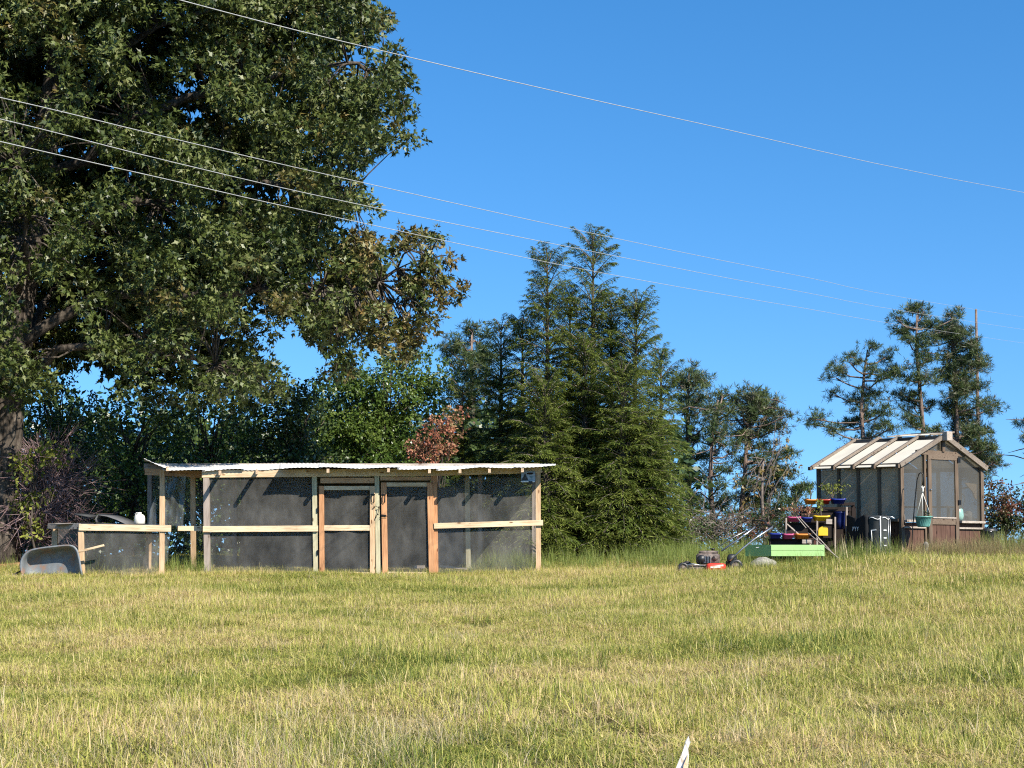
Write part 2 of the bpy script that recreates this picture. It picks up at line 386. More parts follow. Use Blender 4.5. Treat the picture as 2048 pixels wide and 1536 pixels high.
def place(tm, pos, along, normal, size):
    """copies of a small outline: along = its length, normal = its face"""
    y = unit(along); z = normal - y * np.sum(normal * y, -1, keepdims=True); z = unit(z); x = np.cross(y, z)
    s = size[:, None, None]
    V = pos[:, None, :] + s * (tm[None, :, 0:1] * x[:, None, :] + tm[None, :, 1:2] * y[:, None, :] + tm[None, :, 2:3] * z[:, None, :])
    k = len(tm); F = np.arange(len(pos) * k).reshape(-1, k)
    return V.reshape(-1, 3), F


def clump_leaves(C, Rad, per, size, r, flat=.75, tm=T_LEAF, up=.5, each=6):
    """leaf clusters round centres C with radii Rad: leaves sit in fans on twig tips, not evenly"""
    n = np.maximum((per / each * (Rad / Rad.mean()) ** 2).astype(int), 2); ci = np.repeat(np.arange(len(C)), n); k = len(ci)
    d = unit(r.normal(size=(k, 3))); tip = C[ci] + d * (Rad[ci] * r.random(k) ** .42)[:, None] * np.array([1, 1, flat])
    face = unit(d * .6 + r.normal(size=(k, 3)) * .6 + np.array([0, 0, up])); j = np.repeat(np.arange(k), each); idx = ci[j]; m = len(j)
    al = unit(d[j] * .55 + r.normal(size=(m, 3)) * .75 + np.array([0, 0, -.30])); q = tip[j] + al * (size * .25) + r.normal(size=(m, 3)) * size * .25
    nrm = face[j] + r.normal(size=(m, 3)) * .42
    V, F = place(tm, q, al, nrm, size * r.uniform(.65, 1.25, m))
    return V, F, idx, q


def limb_curve(a, b, sag=0.0, n=5, r_=None, wob=.12):
    a = np.array(a, float); b = np.array(b, float); t = np.linspace(0, 1, n)[:, None]
    p = a * (1 - t) + b * t; L = np.linalg.norm(b - a)
    p[:, 2] += sag * L * (np.sin(np.pi * t[:, 0]))
    if r_ is not None: p[1:-1] += r_.normal(size=(n - 2, 3)) * wob * L / n
    return p


def ell_points(ells, Y, r, spacing, depth=1.0, shell=.5):
    """cluster centres filling ellipsoids given as (px, py, rx, ry[, dY]) seen at depth Y"""
    out = []
    for e in ells:
        px, py, rx, ry = e[:4]; dY = e[4] if len(e) > 4 else 0
        Yc = Y + dY; c = np.array(P(px, py, Yc)); ax = rx * Yc / FPX; az = ry * Yc / FPX; ay = (ax + az) / 2 * depth
        vol = 4 / 3 * math.pi * ax * ay * az; n = max(int(vol / spacing ** 3), 3)
        d = unit(r.normal(size=(n, 3))); rad = r.random(n) ** (1 / 3 * (1 - shell) + .12)
        out.append(c + d * rad[:, None] * np.array([ax, ay, az]))
    return np.concatenate(out)


def leafy(name, label, cat, ells, Y, mat, base_px, base_Y, spacing=.55, crad=.42, per=60, size=.09, seed=1, tr=.12, alt=.12, group=None,
          depth=1.0, tm=T_LEAF, bark='bark', crown_name='crown', keep=None, trunk_top=None, autumn=None):
    r = np.random.default_rng(seed)
    C = ell_points(ells, Y, r, spacing, depth)
    if keep is not None: C = C[keep(C)]
    base = GP(base_px, base_Y, -.05); root = empty(name, base, label, cat, group)
    Rad = crad * r.uniform(.6, 1.3, len(C)); V, F, idx, q = clump_leaves(C, Rad, per, size, r, tm=tm)
    ct = r.random(len(C)); cb = np.where(r.random(len(C)) < alt, r.uniform(.4, 1, len(C)), 0)
    if autumn is not None: cb = np.maximum(cb, autumn(C, r))
    rnd = np.clip(.55 * ct[idx] + .55 * r.random(len(idx)) - .05, 0, 1); tint = np.clip(cb[idx] * r.uniform(.5, 1.2, len(idx)), 0, 1)
    o = np_mesh(crown_name, V, F, mat, root, rnd=rnd, tint=tint)
    top = np.array(trunk_top) if trunk_top is not None else C.mean(0) + np.array([0, 0, .4])
    mb = MB(); tp = limb_curve(base, top, 0, 7, r, .1); mb.tube(tp, list(np.linspace(tr, tr * .35, 7)), 8)
    k = min(len(C), 60)
    for c in C[r.choice(len(C), k, replace=False)]:
        s_ = tp[r.integers(2, 7)]; mb.tube(limb_curve(s_, c, .08, 4, r), [tr * .3, tr * .2, tr * .12, tr * .07], 4)
    mb.build('trunk', M[bark], root)
    return root


# ------------------------------------------------------------------ the big oak on the left
def big_oak():
    r = np.random.default_rng(11); Y0 = 30.0
    # outline of the crown as the branches spread (photo pixels), then given real thickness
    poly = np.array([(-700, 900), (-650, 200), (-300, -600), (300, -700), (640, -350), (745, -60), (742, 20), (778, 40), (768, 75), (800, 100), (808, 125),
                     (806, 160), (815, 195), (798, 225), (806, 290), (770, 300), (735, 335), (700, 350), (722, 395), (690, 420), (668, 440), (700, 462),
                     (790, 468), (870, 462), (898, 500), (890, 545), (928, 575), (905, 600), (868, 600), (878, 640), (838, 668), (828, 712),
                     (765, 715), (725, 690), (705, 700), (705, 745), (640, 765), (642, 700), (622, 660), (590, 635), (556, 640), (540, 660), (500, 648),
                     (488, 660), (500, 690), (540, 735), (570, 775), (560, 810), (520, 800), (440, 815), (340, 800), (270, 790), (180, 760), (90, 770), (40, 800), (-60, 830), (-300, 900)], float)
    def inside(x, y):
        c = np.zeros(len(x), bool); j = len(poly) - 1
        for i in range(len(poly)):
            xi, yi = poly[i]; xj, yj = poly[j]
            c ^= ((yi > y) != (yj > y)) & (x < (xj - xi) * (y - yi) / (yj - yi + 1e-9) + xi); j = i
        return c
    holes = [(700, 115, 26), (355, 200, 20), (400, 165, 16), (505, 380, 16), (560, 385, 18), (400, 235, 12), (345, 405, 16), (430, 410, 14), (205, 520, 14), (650, 560, 13), (770, 560, 16), (690, 470, 13), (510, 610, 20), (640, 325, 10), (560, 170, 10),
             (115, 300, 9), (170, 145, 9), (260, 425, 10), (80, 720, 12), (200, 750, 16), (60, 250, 8), (690, 700, 22), (665, 728, 26)]
    C = []
    n = 6400
    px = r.uniform(-700, 940, n); py = r.uniform(-700, 900, n); ok = inside(px, py); px = px[ok]; py = py[ok]
    for hx, hy, hr in holes:
        k = np.hypot(px - hx, py - hy) > hr + 22; px = px[k]; py = py[k]
    vis = (px > -150) & (py > -130); k = vis | (r.random(len(px)) < np.where(py < 0, .42, .10)); px = px[k]; py = py[k]
    thin = (px > 680) & (py > 430) & (r.random(len(px)) < .22); px = px[~thin]; py = py[~thin]
    rr = np.clip(np.hypot((px - 40) / 950, (py - 180) / 850), 0, .98)
    half = 3.8 * np.sqrt(1 - rr ** 2) * np.where((px > 600) & (py > 430), .5, 1) + .3
    u = r.uniform(-1, 1, len(px)); dY = np.sign(u) * np.abs(u) ** .6 * half
    # hollows carved into the crown front so its dark inside shows
    keep = np.ones(len(px), bool)
    for hx, hy, hr in [(150, 330, 75), (70, 620, 65), (130, 700, 70), (300, 90, 60), (215, 215, 55), (430, 690, 50), (250, 640, 60), (70, 130, 60), (390, 540, 50), (480, 300, 40), (560, 60, 45), (330, 430, 50), (60, 470, 50), (600, 210, 35), (340, 740, 50)]:
        keep &= ~((np.hypot(px - hx, py - hy) < hr * .85) & (dY < 1.6))
    px, py, dY = px[keep], py[keep], dY[keep]
    bx = r.uniform(-60, 720, 1500); by = r.uniform(-60, 800, 1500); kb = inside(bx, by) & inside(bx + 45, by) & inside(bx, by + 40); bx, by = bx[kb], by[kb]
    for hx, hy, hr in holes: kb = np.hypot(bx - hx, by - hy) > hr * .8 + 14; bx, by = bx[kb], by[kb]
    nb0 = len(px); px = np.concatenate([px, bx]); py = np.concatenate([py, by]); dY = np.concatenate([dY, r.uniform(1.2, 4.2, len(bx))])
    ex = np.array([(908, 576), (885, 562), (893, 520), (868, 480), (852, 636), (868, 606), (822, 690), (742, 500), (708, 482), (782, 482), (830, 476), (690, 722), (652, 748), (668, 700), (702, 738), (800, 560), (845, 540), (760, 640), (800, 650), (725, 560), (780, 180), (795, 280), (790, 225), (715, 398), (700, 385), (765, 50), (560, 780), (530, 740), (510, 690), (540, 650)], float)
    ex = np.concatenate([ex + r.normal(size=ex.shape) * 9, ex + r.normal(size=ex.shape) * 12]); px = np.concatenate([px, ex[:, 0]]); py = np.concatenate([py, ex[:, 1]]); dY = np.concatenate([dY, r.uniform(-.6, .6, len(ex))])
    back = np.zeros(len(px), bool); back[nb0:nb0 + len(bx)] = True
    C = np.array([np.array(P(a, b, Y0 + .0)) for a, b in zip(px, py)])
    s = (Y0 + dY) / Y0; C[:, 0] *= s; C[:, 2] = CAMZ + (C[:, 2] - CAMZ) * s; C[:, 1] = Y0 + dY
    vis = (px > -150) & (py > -130)
    Rad = np.where(vis, r.uniform(.2, .44, len(C)), .9)
    base = GP(2, Y0, -.1); root = empty('oak_tree', base, 'huge dark oak with a wide spreading crown filling the upper left', 'tree')
    # lobed leaves in fans on the twig tips: dense on the seen side, larger and fewer out of the frame
    lobe = (px > 690) & (py > 440); Rad = np.where(lobe & vis, r.uniform(.16, .32, len(C)), Rad)
    Rad = np.where(back, r.uniform(.4, .6, len(C)), Rad)
    nsp = np.where(vis, (np.where(lobe, 120, np.where(back, 20, 104)) * Rad ** 2).astype(int) + 3, 12); ci = np.repeat(np.arange(len(C)), nsp); k = len(ci)
    d = unit(r.normal(size=(k, 3))); tip = C[ci] + d * (Rad[ci] * r.random(k) ** .42)[:, None] * np.array([1, 1, .75])
    face = unit(d * .6 + r.normal(size=(k, 3)) * .6 + np.array([0, 0, .5])); each = 7; jj = np.repeat(np.arange(k), each); idx = ci[jj]; m = len(jj)
    al = unit(d[jj] * .6 + r.normal(size=(m, 3)) * .75 + np.array([0, 0, -.25])); sz = np.where(vis[idx], np.where(back[idx], r.uniform(.16, .26, m), r.uniform(.085, .15, m)), r.uniform(.25, .38, m))
    q = tip[jj] + al * .03 + r.normal(size=(m, 3)) * .02; nrm = face[jj] + r.normal(size=(m, 3)) * .42
    V, F = place(T_OAK, q, al, nrm, sz)
    ct = r.random(len(C)); aut = np.where((px > 690) & (py > 440), r.uniform(.15, 1.0, len(C)) * (r.random(len(C)) < .75), 0) + np.where(r.random(len(C)) < .06, .5, 0)
    rnd = np.clip(.45 * ct[idx] + .65 * r.random(m) - .05, 0, 1); tint = np.clip(aut[idx] * r.uniform(.2, 1.3, m), 0, 1)
    np_mesh('crown', V, F, M['oak'], root, rnd=rnd, tint=tint)
    # trunk
    mb = MB(); pts = [base, P(3, 1040, Y0), P(6, 960, Y0), P(12, 860, Y0), P(14, 760, Y0), P(30, 640, Y0), P(60, 480, Y0), P(90, 300, Y0), P(120, 60, Y0), P(130, -200, Y0)]
    rs = [.44, .34, .32, .33, .36, .33, .29, .24, .17, .1]
    mb.tube(pts, rs, 14); mb.build('trunk', M['bark'], root)
    limbs = [([P(12, 800, Y0), P(120, 700, Y0 - .6), P(280, 690, Y0 - 1.2), P(430, 730, Y0 - 1.5)], .14), ([P(20, 700, Y0), P(200, 590, Y0), P(420, 580, Y0 - .3), P(620, 590, Y0), P(730, 575, Y0), P(860, 520, Y0)], .16),
             ([P(40, 560, Y0), P(220, 420, Y0 - 1), P(430, 360, Y0 - 1), P(600, 370, Y0), P(700, 390, Y0)], .15), ([P(80, 380, Y0), P(260, 240, Y0 - 1), P(480, 160, Y0 - .5), P(680, 130, Y0), P(790, 140, Y0)], .14),
             ([P(100, 240, Y0), P(260, 80, Y0), P(480, -20, Y0 + .5), P(700, 0, Y0)], .12), ([P(60, 480, Y0), P(-150, 380, Y0), P(-400, 300, Y0)], .15), ([P(20, 720, Y0), P(-200, 640, Y0 + 1), P(-450, 620, Y0)], .15),
             ([P(14, 800, Y0), P(110, 560, Y0 + 1.5), P(300, 500, Y0 + 2.5), P(480, 470, Y0 + 2)], .13), ([P(110, 100, Y0), P(60, -200, Y0 - 1), P(0, -450, Y0)], .12), ([P(30, 640, Y0), P(60, 520, Y0 - 2), P(30, 330, Y0 - 3)], .13)]
    LP = []
    for L, r0 in limbs:
        L = [np.array(p) for p in L]; fine = []
        for a, b in zip(L[:-1], L[1:]):
            for t in np.linspace(0, 1, 5)[:-1]: fine.append(a * (1 - t) + b * t)
        fine.append(L[-1]); fine = np.array(fine); fine[1:-1] += r.normal(size=(len(fine) - 2, 3)) * .07
        m2 = MB(); m2.tube(fine, list(np.linspace(r0 * .85, .02, len(fine))), 7); m2.build('limb', M['bark'], root); LP.append(fine)
    LP = np.concatenate(LP); tw = MB()
    for c in C[vis & ~back]:
        j = np.argmin(np.linalg.norm(LP - c, axis=1) + r.random(len(LP)) * .5); a = LP[j]
        if np.linalg.norm(a - c) < 1.9: tw.tube(limb_curve(a, c, .06, 4, r), [.024, .018, .012, .007], 4, False)
    tw.build('branches', M['bark'], root)['kind'] = 'stuff'
    return C


big_oak()

# ------------------------------------------------------------------ broadleaf trees and shrubs behind the pen
BG = 'leafy trees behind the chicken run'
leafy('leafy_tree', 'dark leafy tree low behind the oak trunk, left of all the trees behind the pen', 'tree', [(105, 860, 95, 110), (150, 980, 90, 100), (90, 780, 60, 50)], 34, M['leaf_mid'], 130, 34, .5, .4, 90, .085, 21, .12, .15, BG)
leafy('leafy_tree', 'dark leafy tree rising behind the left end of the tin roof', 'tree', [(270, 880, 110, 110), (250, 1010, 110, 90)], 33.2, M['leaf_mid'], 260, 33.2, .5, .4, 85, .08, 22, .12, .1, BG)
leafy('leafy_tree', 'dense leafy tree above the left part of the tin roof', 'tree', [(420, 870, 100, 110), (400, 1010, 110, 90)], 33.6, M['leaf_mid'], 410, 33.6, .5, .4, 85, .08, 23, .12, .1, BG)
leafy('leafy_tree', 'glossy dark tree with pale spotted leaves above the middle of the roof', 'tree', [(560, 860, 90, 90), (620, 820, 70, 70), (590, 960, 110, 100), (540, 1030, 100, 60)], 33.8, M['leaf_dark'], 580, 33.8, .48, .38, 95, .09, 24, .13, .06, BG)
leafy('leafy_tree', 'light green tree with two rounded tops right of the oak bough', 'tree', [(765, 790, 85, 85), (848, 745, 38, 52), (700, 830, 80, 85), (840, 830, 50, 70), (750, 900, 110, 80), (760, 1010, 110, 80)], 36.5, M['leaf_mid'], 770, 36.5, .42, .38, 130, .09, 25, .14, .35, BG)
leafy('autumn_tree', 'small orange and rust leaved tree above the tin roof', 'tree', [(868, 880, 48, 36), (915, 835, 22, 26), (855, 910, 50, 24), (893, 858, 24, 26)], 34.2, M['leaf_orange'], 880, 34.2, .3, .22, 70, .07, 26, .06, .0, None)
leafy('yellow_shrub', 'yellow green shrub with drooping leaves beside the oak trunk', 'shrub', [(60, 925, 28, 36), (95, 900, 30, 22), (72, 985, 22, 18), (45, 1010, 22, 30), (60, 1045, 20, 30), (118, 905, 26, 22)], 29.4, M['leaf_yellow'], 62, 29.4, .28, .2, 34, .10, 27, .03, 0, None)
leafy('leafy_bush', 'low dark bush between the pale screened end bay and the trees', 'bush', [(200, 1060, 70, 55), (330, 1060, 80, 50)], 33.5, M['leaf_mid'], 250, 33.5, .42, .3, 70, .075, 28, .05, .1, None)


def mass(name, ells, Y, mat, spacing, crad, per, size, seed):
    r = np.random.default_rng(seed); C = ell_points(ells, Y, r, spacing); Rad = crad * r.uniform(.7, 1.2, len(C))
    V, F, idx, q = clump_leaves(C, Rad, per, size, r)
    o = np_mesh(name, V, F, mat, None, rnd=r.random(len(idx)), tint=np.zeros(len(idx))); return tag(o, kind='stuff')


tag(mass('far_woodland', [(x, 960 + 20 * math.sin(x), 110, 150) for x in range(-60, 1340, 90)] + [(x, 1100, 90, 60) for x in range(-60, 1340, 90)], 47, M['leaf_dark'], 1.15, 1.25, 120, .26, 31), 'far dark woodland closing the view behind the nearer trees', 'woodland')


# ------------------------------------------------------------------ hemlocks
def hemlock(px, top, Y, hw, label, seed, nb=270, lean=0, group='feathery hemlocks right of the chicken run', green=.15):
    r = np.random.default_rng(seed); base = GP(px, Y, -.05); tp = P(px + lean, top, Y); H = tp.z - base.z; RW = hw * Y / FPX
    root = empty('hemlock_tree', base, label, 'tree', group)
    t = np.sort(r.random(nb) ** 1.3) * .965 + .02; az = np.arange(nb) * 2.399 + r.normal(size=nb) * .3
    L = RW * 1.2 * (1 - t) ** .68 * r.uniform(.55, 1.12, nb) + .20 * sstep(.6, .9, t); L *= np.where(r.random(nb) < .14, 1.25, 1)
    ax = np.array(base)[None] + (np.array(tp) - np.array(base))[None] * t[:, None]
    dirh = np.stack([np.cos(az), np.sin(az), np.zeros(nb)], 1)
    rise = .30 + 1.5 * t ** 3 + r.normal(size=nb) * .12; drop = .35 + .25 * r.random(nb)
    S = 15; s = np.linspace(.12, 1, S)
    def bp(k, s_):  # points on branch k at s_
        return ax[k] + dirh[k] * (L[k] * s_)[..., None] + np.array([0, 0, 1.0]) * ((rise[k] * s_ - drop[k] * s_ ** 2.4) * L[k])[..., None]
    kk, ss = np.meshgrid(np.arange(nb), s, indexing='ij'); kk = kk.ravel(); ss = ss.ravel() + r.normal(size=nb * S) * .02
    bpt = bp(kk, ss); Vs = []; Fs = []; rn = []; nv = 0
    ct = r.random(nb)
    for side in (-1, 1):
        m = len(kk); tl = (.30 * L[kk] * (1 - ss) ** .7 + .03 + .06 * (1 - t[kk])) * r.uniform(.7, 1.2, m)
        perp = np.stack([-dirh[kk][:, 1], dirh[kk][:, 0], np.zeros(m)], 1) * side
        td = unit(dirh[kk] * .85 + perp * .75 + np.array([0, 0, .05]) + r.normal(size=(m, 3)) * .16)
        for j in range(6):
            f = (j + r.random(m)) / 6; p = bpt + td * (tl * f)[:, None]; p[:, 2] -= .45 * tl * f ** 2
            sd = np.cross(td, [0, 0, 1]) * r.choice([-1, 1], m)[:, None]
            al = td * .9 + sd * .65 + np.array([0, 0, -.42]) + r.normal(size=(m, 3)) * .28
            nrm = np.array([0, 0, 1.0]) + r.normal(size=(m, 3)) * .35
            V, F = place(T_NEEDLE, p, al, nrm, r.uniform(.09, .17, m) * (1 - .35 * t[kk])); Vs.append(V); Fs.append(F + nv); nv += len(V); rn.append(np.clip(.5 * ct[kk] + .45 * f + .2 * r.random(m) - .05, 0, 1))  # needle colour lightens towards twig tips, painting them as lit
    V = np.concatenate(Vs); F = np.concatenate(Fs); rn = np.concatenate(rn)
    np_mesh('crown', V, F, M['hemlock'], root, rnd=rn, tint=np.where(r.random(len(rn)) < green, .7, 0.0))
    mb = MB(); mb.tube([base, base.lerp(tp, .5), base.lerp(tp, .85), tp], [.13, .07, .025, .008], 7)
    mb.build('trunk', M['bark'], root)
    b2 = MB()
    for k in range(nb):
        q = bp(np.full(5, k), np.array([0, .25, .5, .75, .98])); b2.tube(q, [.016, .012, .009, .006, .004], 3, False)
    b2.build('branches', M['twig'], root)['kind'] = 'stuff'


hemlock(1095, 505, 33.5, 120, 'left of the two tall pointed hemlocks, slightly shorter tip', 41)
hemlock(1186, 462, 34.0, 135, 'tallest hemlock, its tip touching the power line', 42, 250)
hemlock(1262, 600, 33.6, 120, 'hemlock with a lean tip just right of the tallest one', 43, 220, 12)
hemlock(1322, 705, 35.5, 75, 'short thin hemlock before the pines, right of the others', 44, 150)
hemlock(1002, 650, 35.4, 80, 'narrow hemlock left of the tall pair, in front of a pine', 45, 190)
hemlock(925, 770, 35.2, 62, 'small hemlock beside the orange tree', 46, 150)
hemlock(1300, 850, 32.4, 95, 'lowest hemlock at the right end of the row, over the tall grass', 53, 190)
hemlock(1245, 740, 32.2, 140, 'broad low hemlock in front, brushing the tall grass', 47, 250)
hemlock(1090, 770, 32.0, 130, 'broad low hemlock right behind the end of the tin roof', 48, 230)
hemlock(1140, 585, 34.2, 105, 'hemlock standing between the two tall tips, half hidden', 50, 220)
hemlock(1222, 600, 34.4, 105, 'hemlock half hidden between the tallest tip and the lean one', 51, 220)
hemlock(1045, 640, 34.6, 90, 'hemlock shoulder left of the shorter tall tip', 52, 200)
hemlock(1170, 680, 32.8, 110, 'mid height hemlock filling the gap under the two tall tips', 49, 220)


# ------------------------------------------------------------------ pines
def pine(px, top, base_Y, trunk, puffs, label, seed, r0=.13, dens=1.0, alt=.1, group='pines on the skyline', nl=.24, bare=0):
    """trunk: photo points down the stem; puffs: (px, py, rx, ry) needle masses"""
    r = np.random.default_rng(seed); Y = base_Y; base = GP(px, Y, -.1); root = empty('pine_tree', base, label, 'tree', group)
    tp = [np.array(base)] + [np.array(P(a, b, Y)) for a, b in trunk]; tp = np.array(tp)
    mb = MB(); mb.tube(tp, list(np.linspace(r0, .03, len(tp))), 7); mb.build('trunk', M['bark2'], root)
    fine = np.concatenate([a + (b - a) * np.linspace(0, 1, 8)[:, None] for a, b in zip(tp[:-1], tp[1:])])
    T = []; K = []; br = MB(); cl = []
    for (ex, ey, rx, ry) in puffs:
        rx *= 1.22; ry *= 1.3
        Yc = Y + r.uniform(-.9, .9); c = np.array(P(ex, ey, Yc)); ax_ = rx * Yc / FPX; az_ = ry * Yc / FPX; ay_ = ax_ * .8
        nsub = max(int(ax_ * az_ * 48 * dens), 3)
        sub = c + unit(r.normal(size=(nsub, 3))) * (r.random(nsub) ** .4)[:, None] * np.array([ax_, ay_, az_])
        low = fine[fine[:, 2] < c[2] + .1]; j = low[np.argmin(np.linalg.norm(low - c, axis=1))] if len(low) else fine[0]
        j = j - np.array([0, 0, .25]); mid = j * .45 + c * .55 - np.array([0, 0, .1]); br.tube([j, j * .7 + mid * .3 + r.normal(size=3) * .05, mid, c], [.045, .037, .03, .02], 5, False)
        for s_ in sub:
            br.tube([mid * .5 + c * .5, (c + s_) / 2 + r.normal(size=3) * .04, s_], [.018, .013, .008], 3, False)
            nt_ = r.integers(5, 10); rad = .20
            q = s_ + r.normal(size=(nt_, 3)) * rad * np.array([.8, .8, .45]) + np.array([0, 0, .04]); T.append(q); K.append(np.full(nt_, r.random()))
    for _ in range(bare):
        a = fine[r.integers(0, len(fine))]; d = unit(r.normal(size=3) * np.array([1, 1, .3])); e = a + d * r.uniform(.5, 1.8); br.tube([a, (a + e) / 2 + r.normal(size=3) * .12, e], [.03, .02, .008], 4, False)
    br.build('branches', M['bark2'], root)['kind'] = 'stuff'
    T = np.concatenate(T); K = np.concatenate(K); nn = 20; idx = np.repeat(np.arange(len(T)), nn); m = len(idx)
    al = unit(r.normal(size=(m, 3)) + np.array([0, 0, .55])); nrm = r.normal(size=(m, 3))
    V, F = place(T_PINE, T[idx], al, nrm, nl * r.uniform(.6, 1.1, m)); tt = (r.random(len(T)) < alt) * 1.0
    np_mesh('crown', V, F, M['pine_n'], root, rnd=np.clip(.5 * K[idx] + .55 * r.random(m), 0, 1), tint=tt[idx] * r.uniform(.4, 1, m))


def auto_puffs(outline_rows, r, rx=20, ry=13, dens=1.0):
    """rows (y, x0, x1): needle masses along each level of branches"""
    out = []
    for (y, x0, x1) in outline_rows:
        n = max(int((x1 - x0) / (rx * 1.35) * dens), 1)
        for i in range(n):
            x = x0 + rx * .6 + (x1 - x0 - rx * 1.2) * ((i + .5) / n) + r.normal() * 3; out.append((x, y + r.normal() * 6, rx * r.uniform(.7, 1.15), ry * r.uniform(.7, 1.2)))
    return out


rr_ = np.random.default_rng(5)
pine(1735, 690, 58, [(1738, 1000), (1728, 900), (1722, 820), (1728, 750), (1735, 700)],
     auto_puffs([(700, 1722, 1762), (712, 1678, 1715), (706, 1745, 1790), (732, 1660, 1720), (738, 1725, 1800), (758, 1650, 1700), (760, 1738, 1812), (786, 1643, 1690), (784, 1712, 1770), (812, 1690, 1745), (826, 1715, 1790), (850, 1672, 1740), (858, 1612, 1660), (868, 1640, 1690), (862, 1740, 1795), (846, 1622, 1648), (884, 1690, 1760), (905, 1680, 1740), (935, 1690, 1750)], rr_, 19, 10),
     'left pine of the skyline group behind the greenhouse, with one long low branch', 61, alt=.04)
pine(1845, 615, 58.5, [(1848, 1000), (1846, 860), (1838, 760), (1832, 690), (1834, 630)],
     auto_puffs([(628, 1812, 1872), (640, 1782, 1810), (648, 1830, 1882), (664, 1786, 1840), (674, 1840, 1886), (690, 1800, 1860), (716, 1820, 1880), (742, 1805, 1830), (756, 1822, 1872), (780, 1790, 1850), (792, 1776, 1815), (806, 1850, 1882), (826, 1785, 1850), (848, 1792, 1850), (870, 1850, 1890), (892, 1830, 1880), (930, 1840, 1890)], rr_, 18, 11),
     'tallest pine behind the greenhouse, its bare stem showing above the roof ridge', 62, alt=.05)
pine(1915, 635, 59.0, [(1918, 1000), (1914, 880), (1912, 780), (1906, 700), (1904, 640)],
     auto_puffs([(640, 1892, 1918), (658, 1880, 1930), (674, 1872, 1946), (690, 1880, 1966), (712, 1876, 1968), (728, 1930, 1972), (740, 1880, 1986), (764, 1872, 1950), (790, 1880, 1972), (816, 1876, 1940), (812, 1950, 2004), (842, 1880, 1966), (866, 1886, 1992), (892, 1900, 2012), (920, 1930, 2016), (950, 1900, 1990)], rr_, 20, 13, 1.1),
     'full green pine right of the tallest one, a utility pole tip over it', 63, dens=1.15, alt=.18, bare=14)
pine(2085, 800, 55, [(2088, 1000), (2086, 900), (2080, 820)], auto_puffs([(822, 2046, 2110), (850, 2028, 2100), (875, 2036, 2120), (905, 2044, 2110)], rr_, 18, 11, .9), 'pine cut off by the right edge of the view', 64, alt=.1, bare=24)
pine(1378, 732, 52, [(1380, 1050), (1376, 930), (1374, 830), (1378, 745)],
     auto_puffs([(742, 1360, 1402), (758, 1345, 1425), (776, 1352, 1420), (798, 1350, 1430), (820, 1345, 1425), (850, 1355, 1430), (884, 1340, 1420), (920, 1350, 1440), (960, 1350, 1430), (1010, 1350, 1430)], rr_, 19, 12),
     'pine with a rounded double tip just right of the hemlocks', 65, alt=.08, bare=18)
pine(1432, 790, 50, [(1426, 1060), (1420, 960), (1424, 880), (1436, 800)],
     auto_puffs([(790, 1420, 1470), (812, 1405, 1480), (838, 1400, 1490), (866, 1410, 1480), (900, 1405, 1490), (940, 1400, 1470), (980, 1410, 1480), (1020, 1400, 1470), (1050, 1390, 1460)], rr_, 19, 12),
     'dark pine between the double tipped pine and the broad round one', 66, alt=.1, bare=20)
pine(1500, 775, 51, [(1478, 1060), (1490, 950), (1494, 860), (1500, 785)],
     auto_puffs([(782, 1478, 1516), (796, 1462, 1545), (814, 1455, 1570), (836, 1450, 1585), (860, 1455, 1575), (886, 1460, 1560), (914, 1470, 1592), (942, 1480, 1596), (966, 1470, 1580), (1000, 1470, 1560), (1030, 1470, 1560)], rr_, 20, 12, 1.05),
     'broad round topped pine left of the planters', 67, dens=1.1, alt=.22, bare=30)
pine(1590, 965, 49, [(1592, 1040), (1592, 985)], auto_puffs([(975, 1585, 1615), (990, 1560, 1620), (1008, 1540, 1615), (1028, 1520, 1600), (1045, 1500, 1600)], rr_, 17, 10), 'low young pine at the far edge of the field, beside the greenhouse', 68, r0=.06, alt=.05)
pine(945, 655, 50, [(948, 1000), (946, 850), (942, 740), (944, 670)],
     auto_puffs([(664, 928, 965), (682, 898, 985), (706, 885, 990), (732, 880, 1000), (760, 882, 1000), (790, 890, 1000), (825, 890, 1000), (860, 890, 1000), (900, 890, 1000)], rr_, 19, 14),
     'pine peeping between the light green tree and the hemlocks', 69, alt=.03)
leafy('bare_branched_tree', 'half bare grey branched tree at the right rim of the pines', 'tree', [(1560, 860, 38, 28), (1578, 900, 20, 40), (1540, 930, 50, 50), (1505, 980, 60, 50)], 48, M['oak'], 1530, 48, .6, .35, 14, .11, 71, .1, .7, None, bark='twig', autumn=lambda C, r: r.uniform(.4, 1, len(C)))
leafy('scrub_bush', 'rusty green scrub between the mower and the planters', 'bush', [(1500, 1040, 60, 24), (1560, 1030, 50, 22), (1590, 1045, 40, 30), (1530, 1070, 60, 24)], 36, M['leaf_red'], 1540, 36, .34, .24, 34, .07, 72, .04, .3, None)
leafy('red_leaved_bush', 'tall bush with red and dark green leaves at the right of the greenhouse', 'bush', [(1995, 1010, 34, 44), (1978, 985, 18, 22), (2030, 1020, 30, 34), (2010, 1060, 44, 34), (2060, 1010, 30, 40), (1985, 1060, 24, 26)], 30.8, M['leaf_red'], 2010, 30.8, .22, .19, 70, .062, 73, .05, .16, None,
      autumn=lambda C, r: np.where((C[:, 0] < P(2005, 0, 30.8).x) & (C[:, 2] > P(0, 1020, 30.8).z), r.uniform(0, 1, len(C)), 0))


leafy('scrub_bush', 'dark low scrub added for the shadow under the pines left of the planters', 'bush', [(x, 1075 - 12 * math.sin(x), 50, 38) for x in range(1330, 1640, 45)], 41, M['leaf_dark'], 1480, 41, .5, .36, 70, .09, 74, .05, .3, None)  # leaf mass put in to darken the shadowed gap below the pines


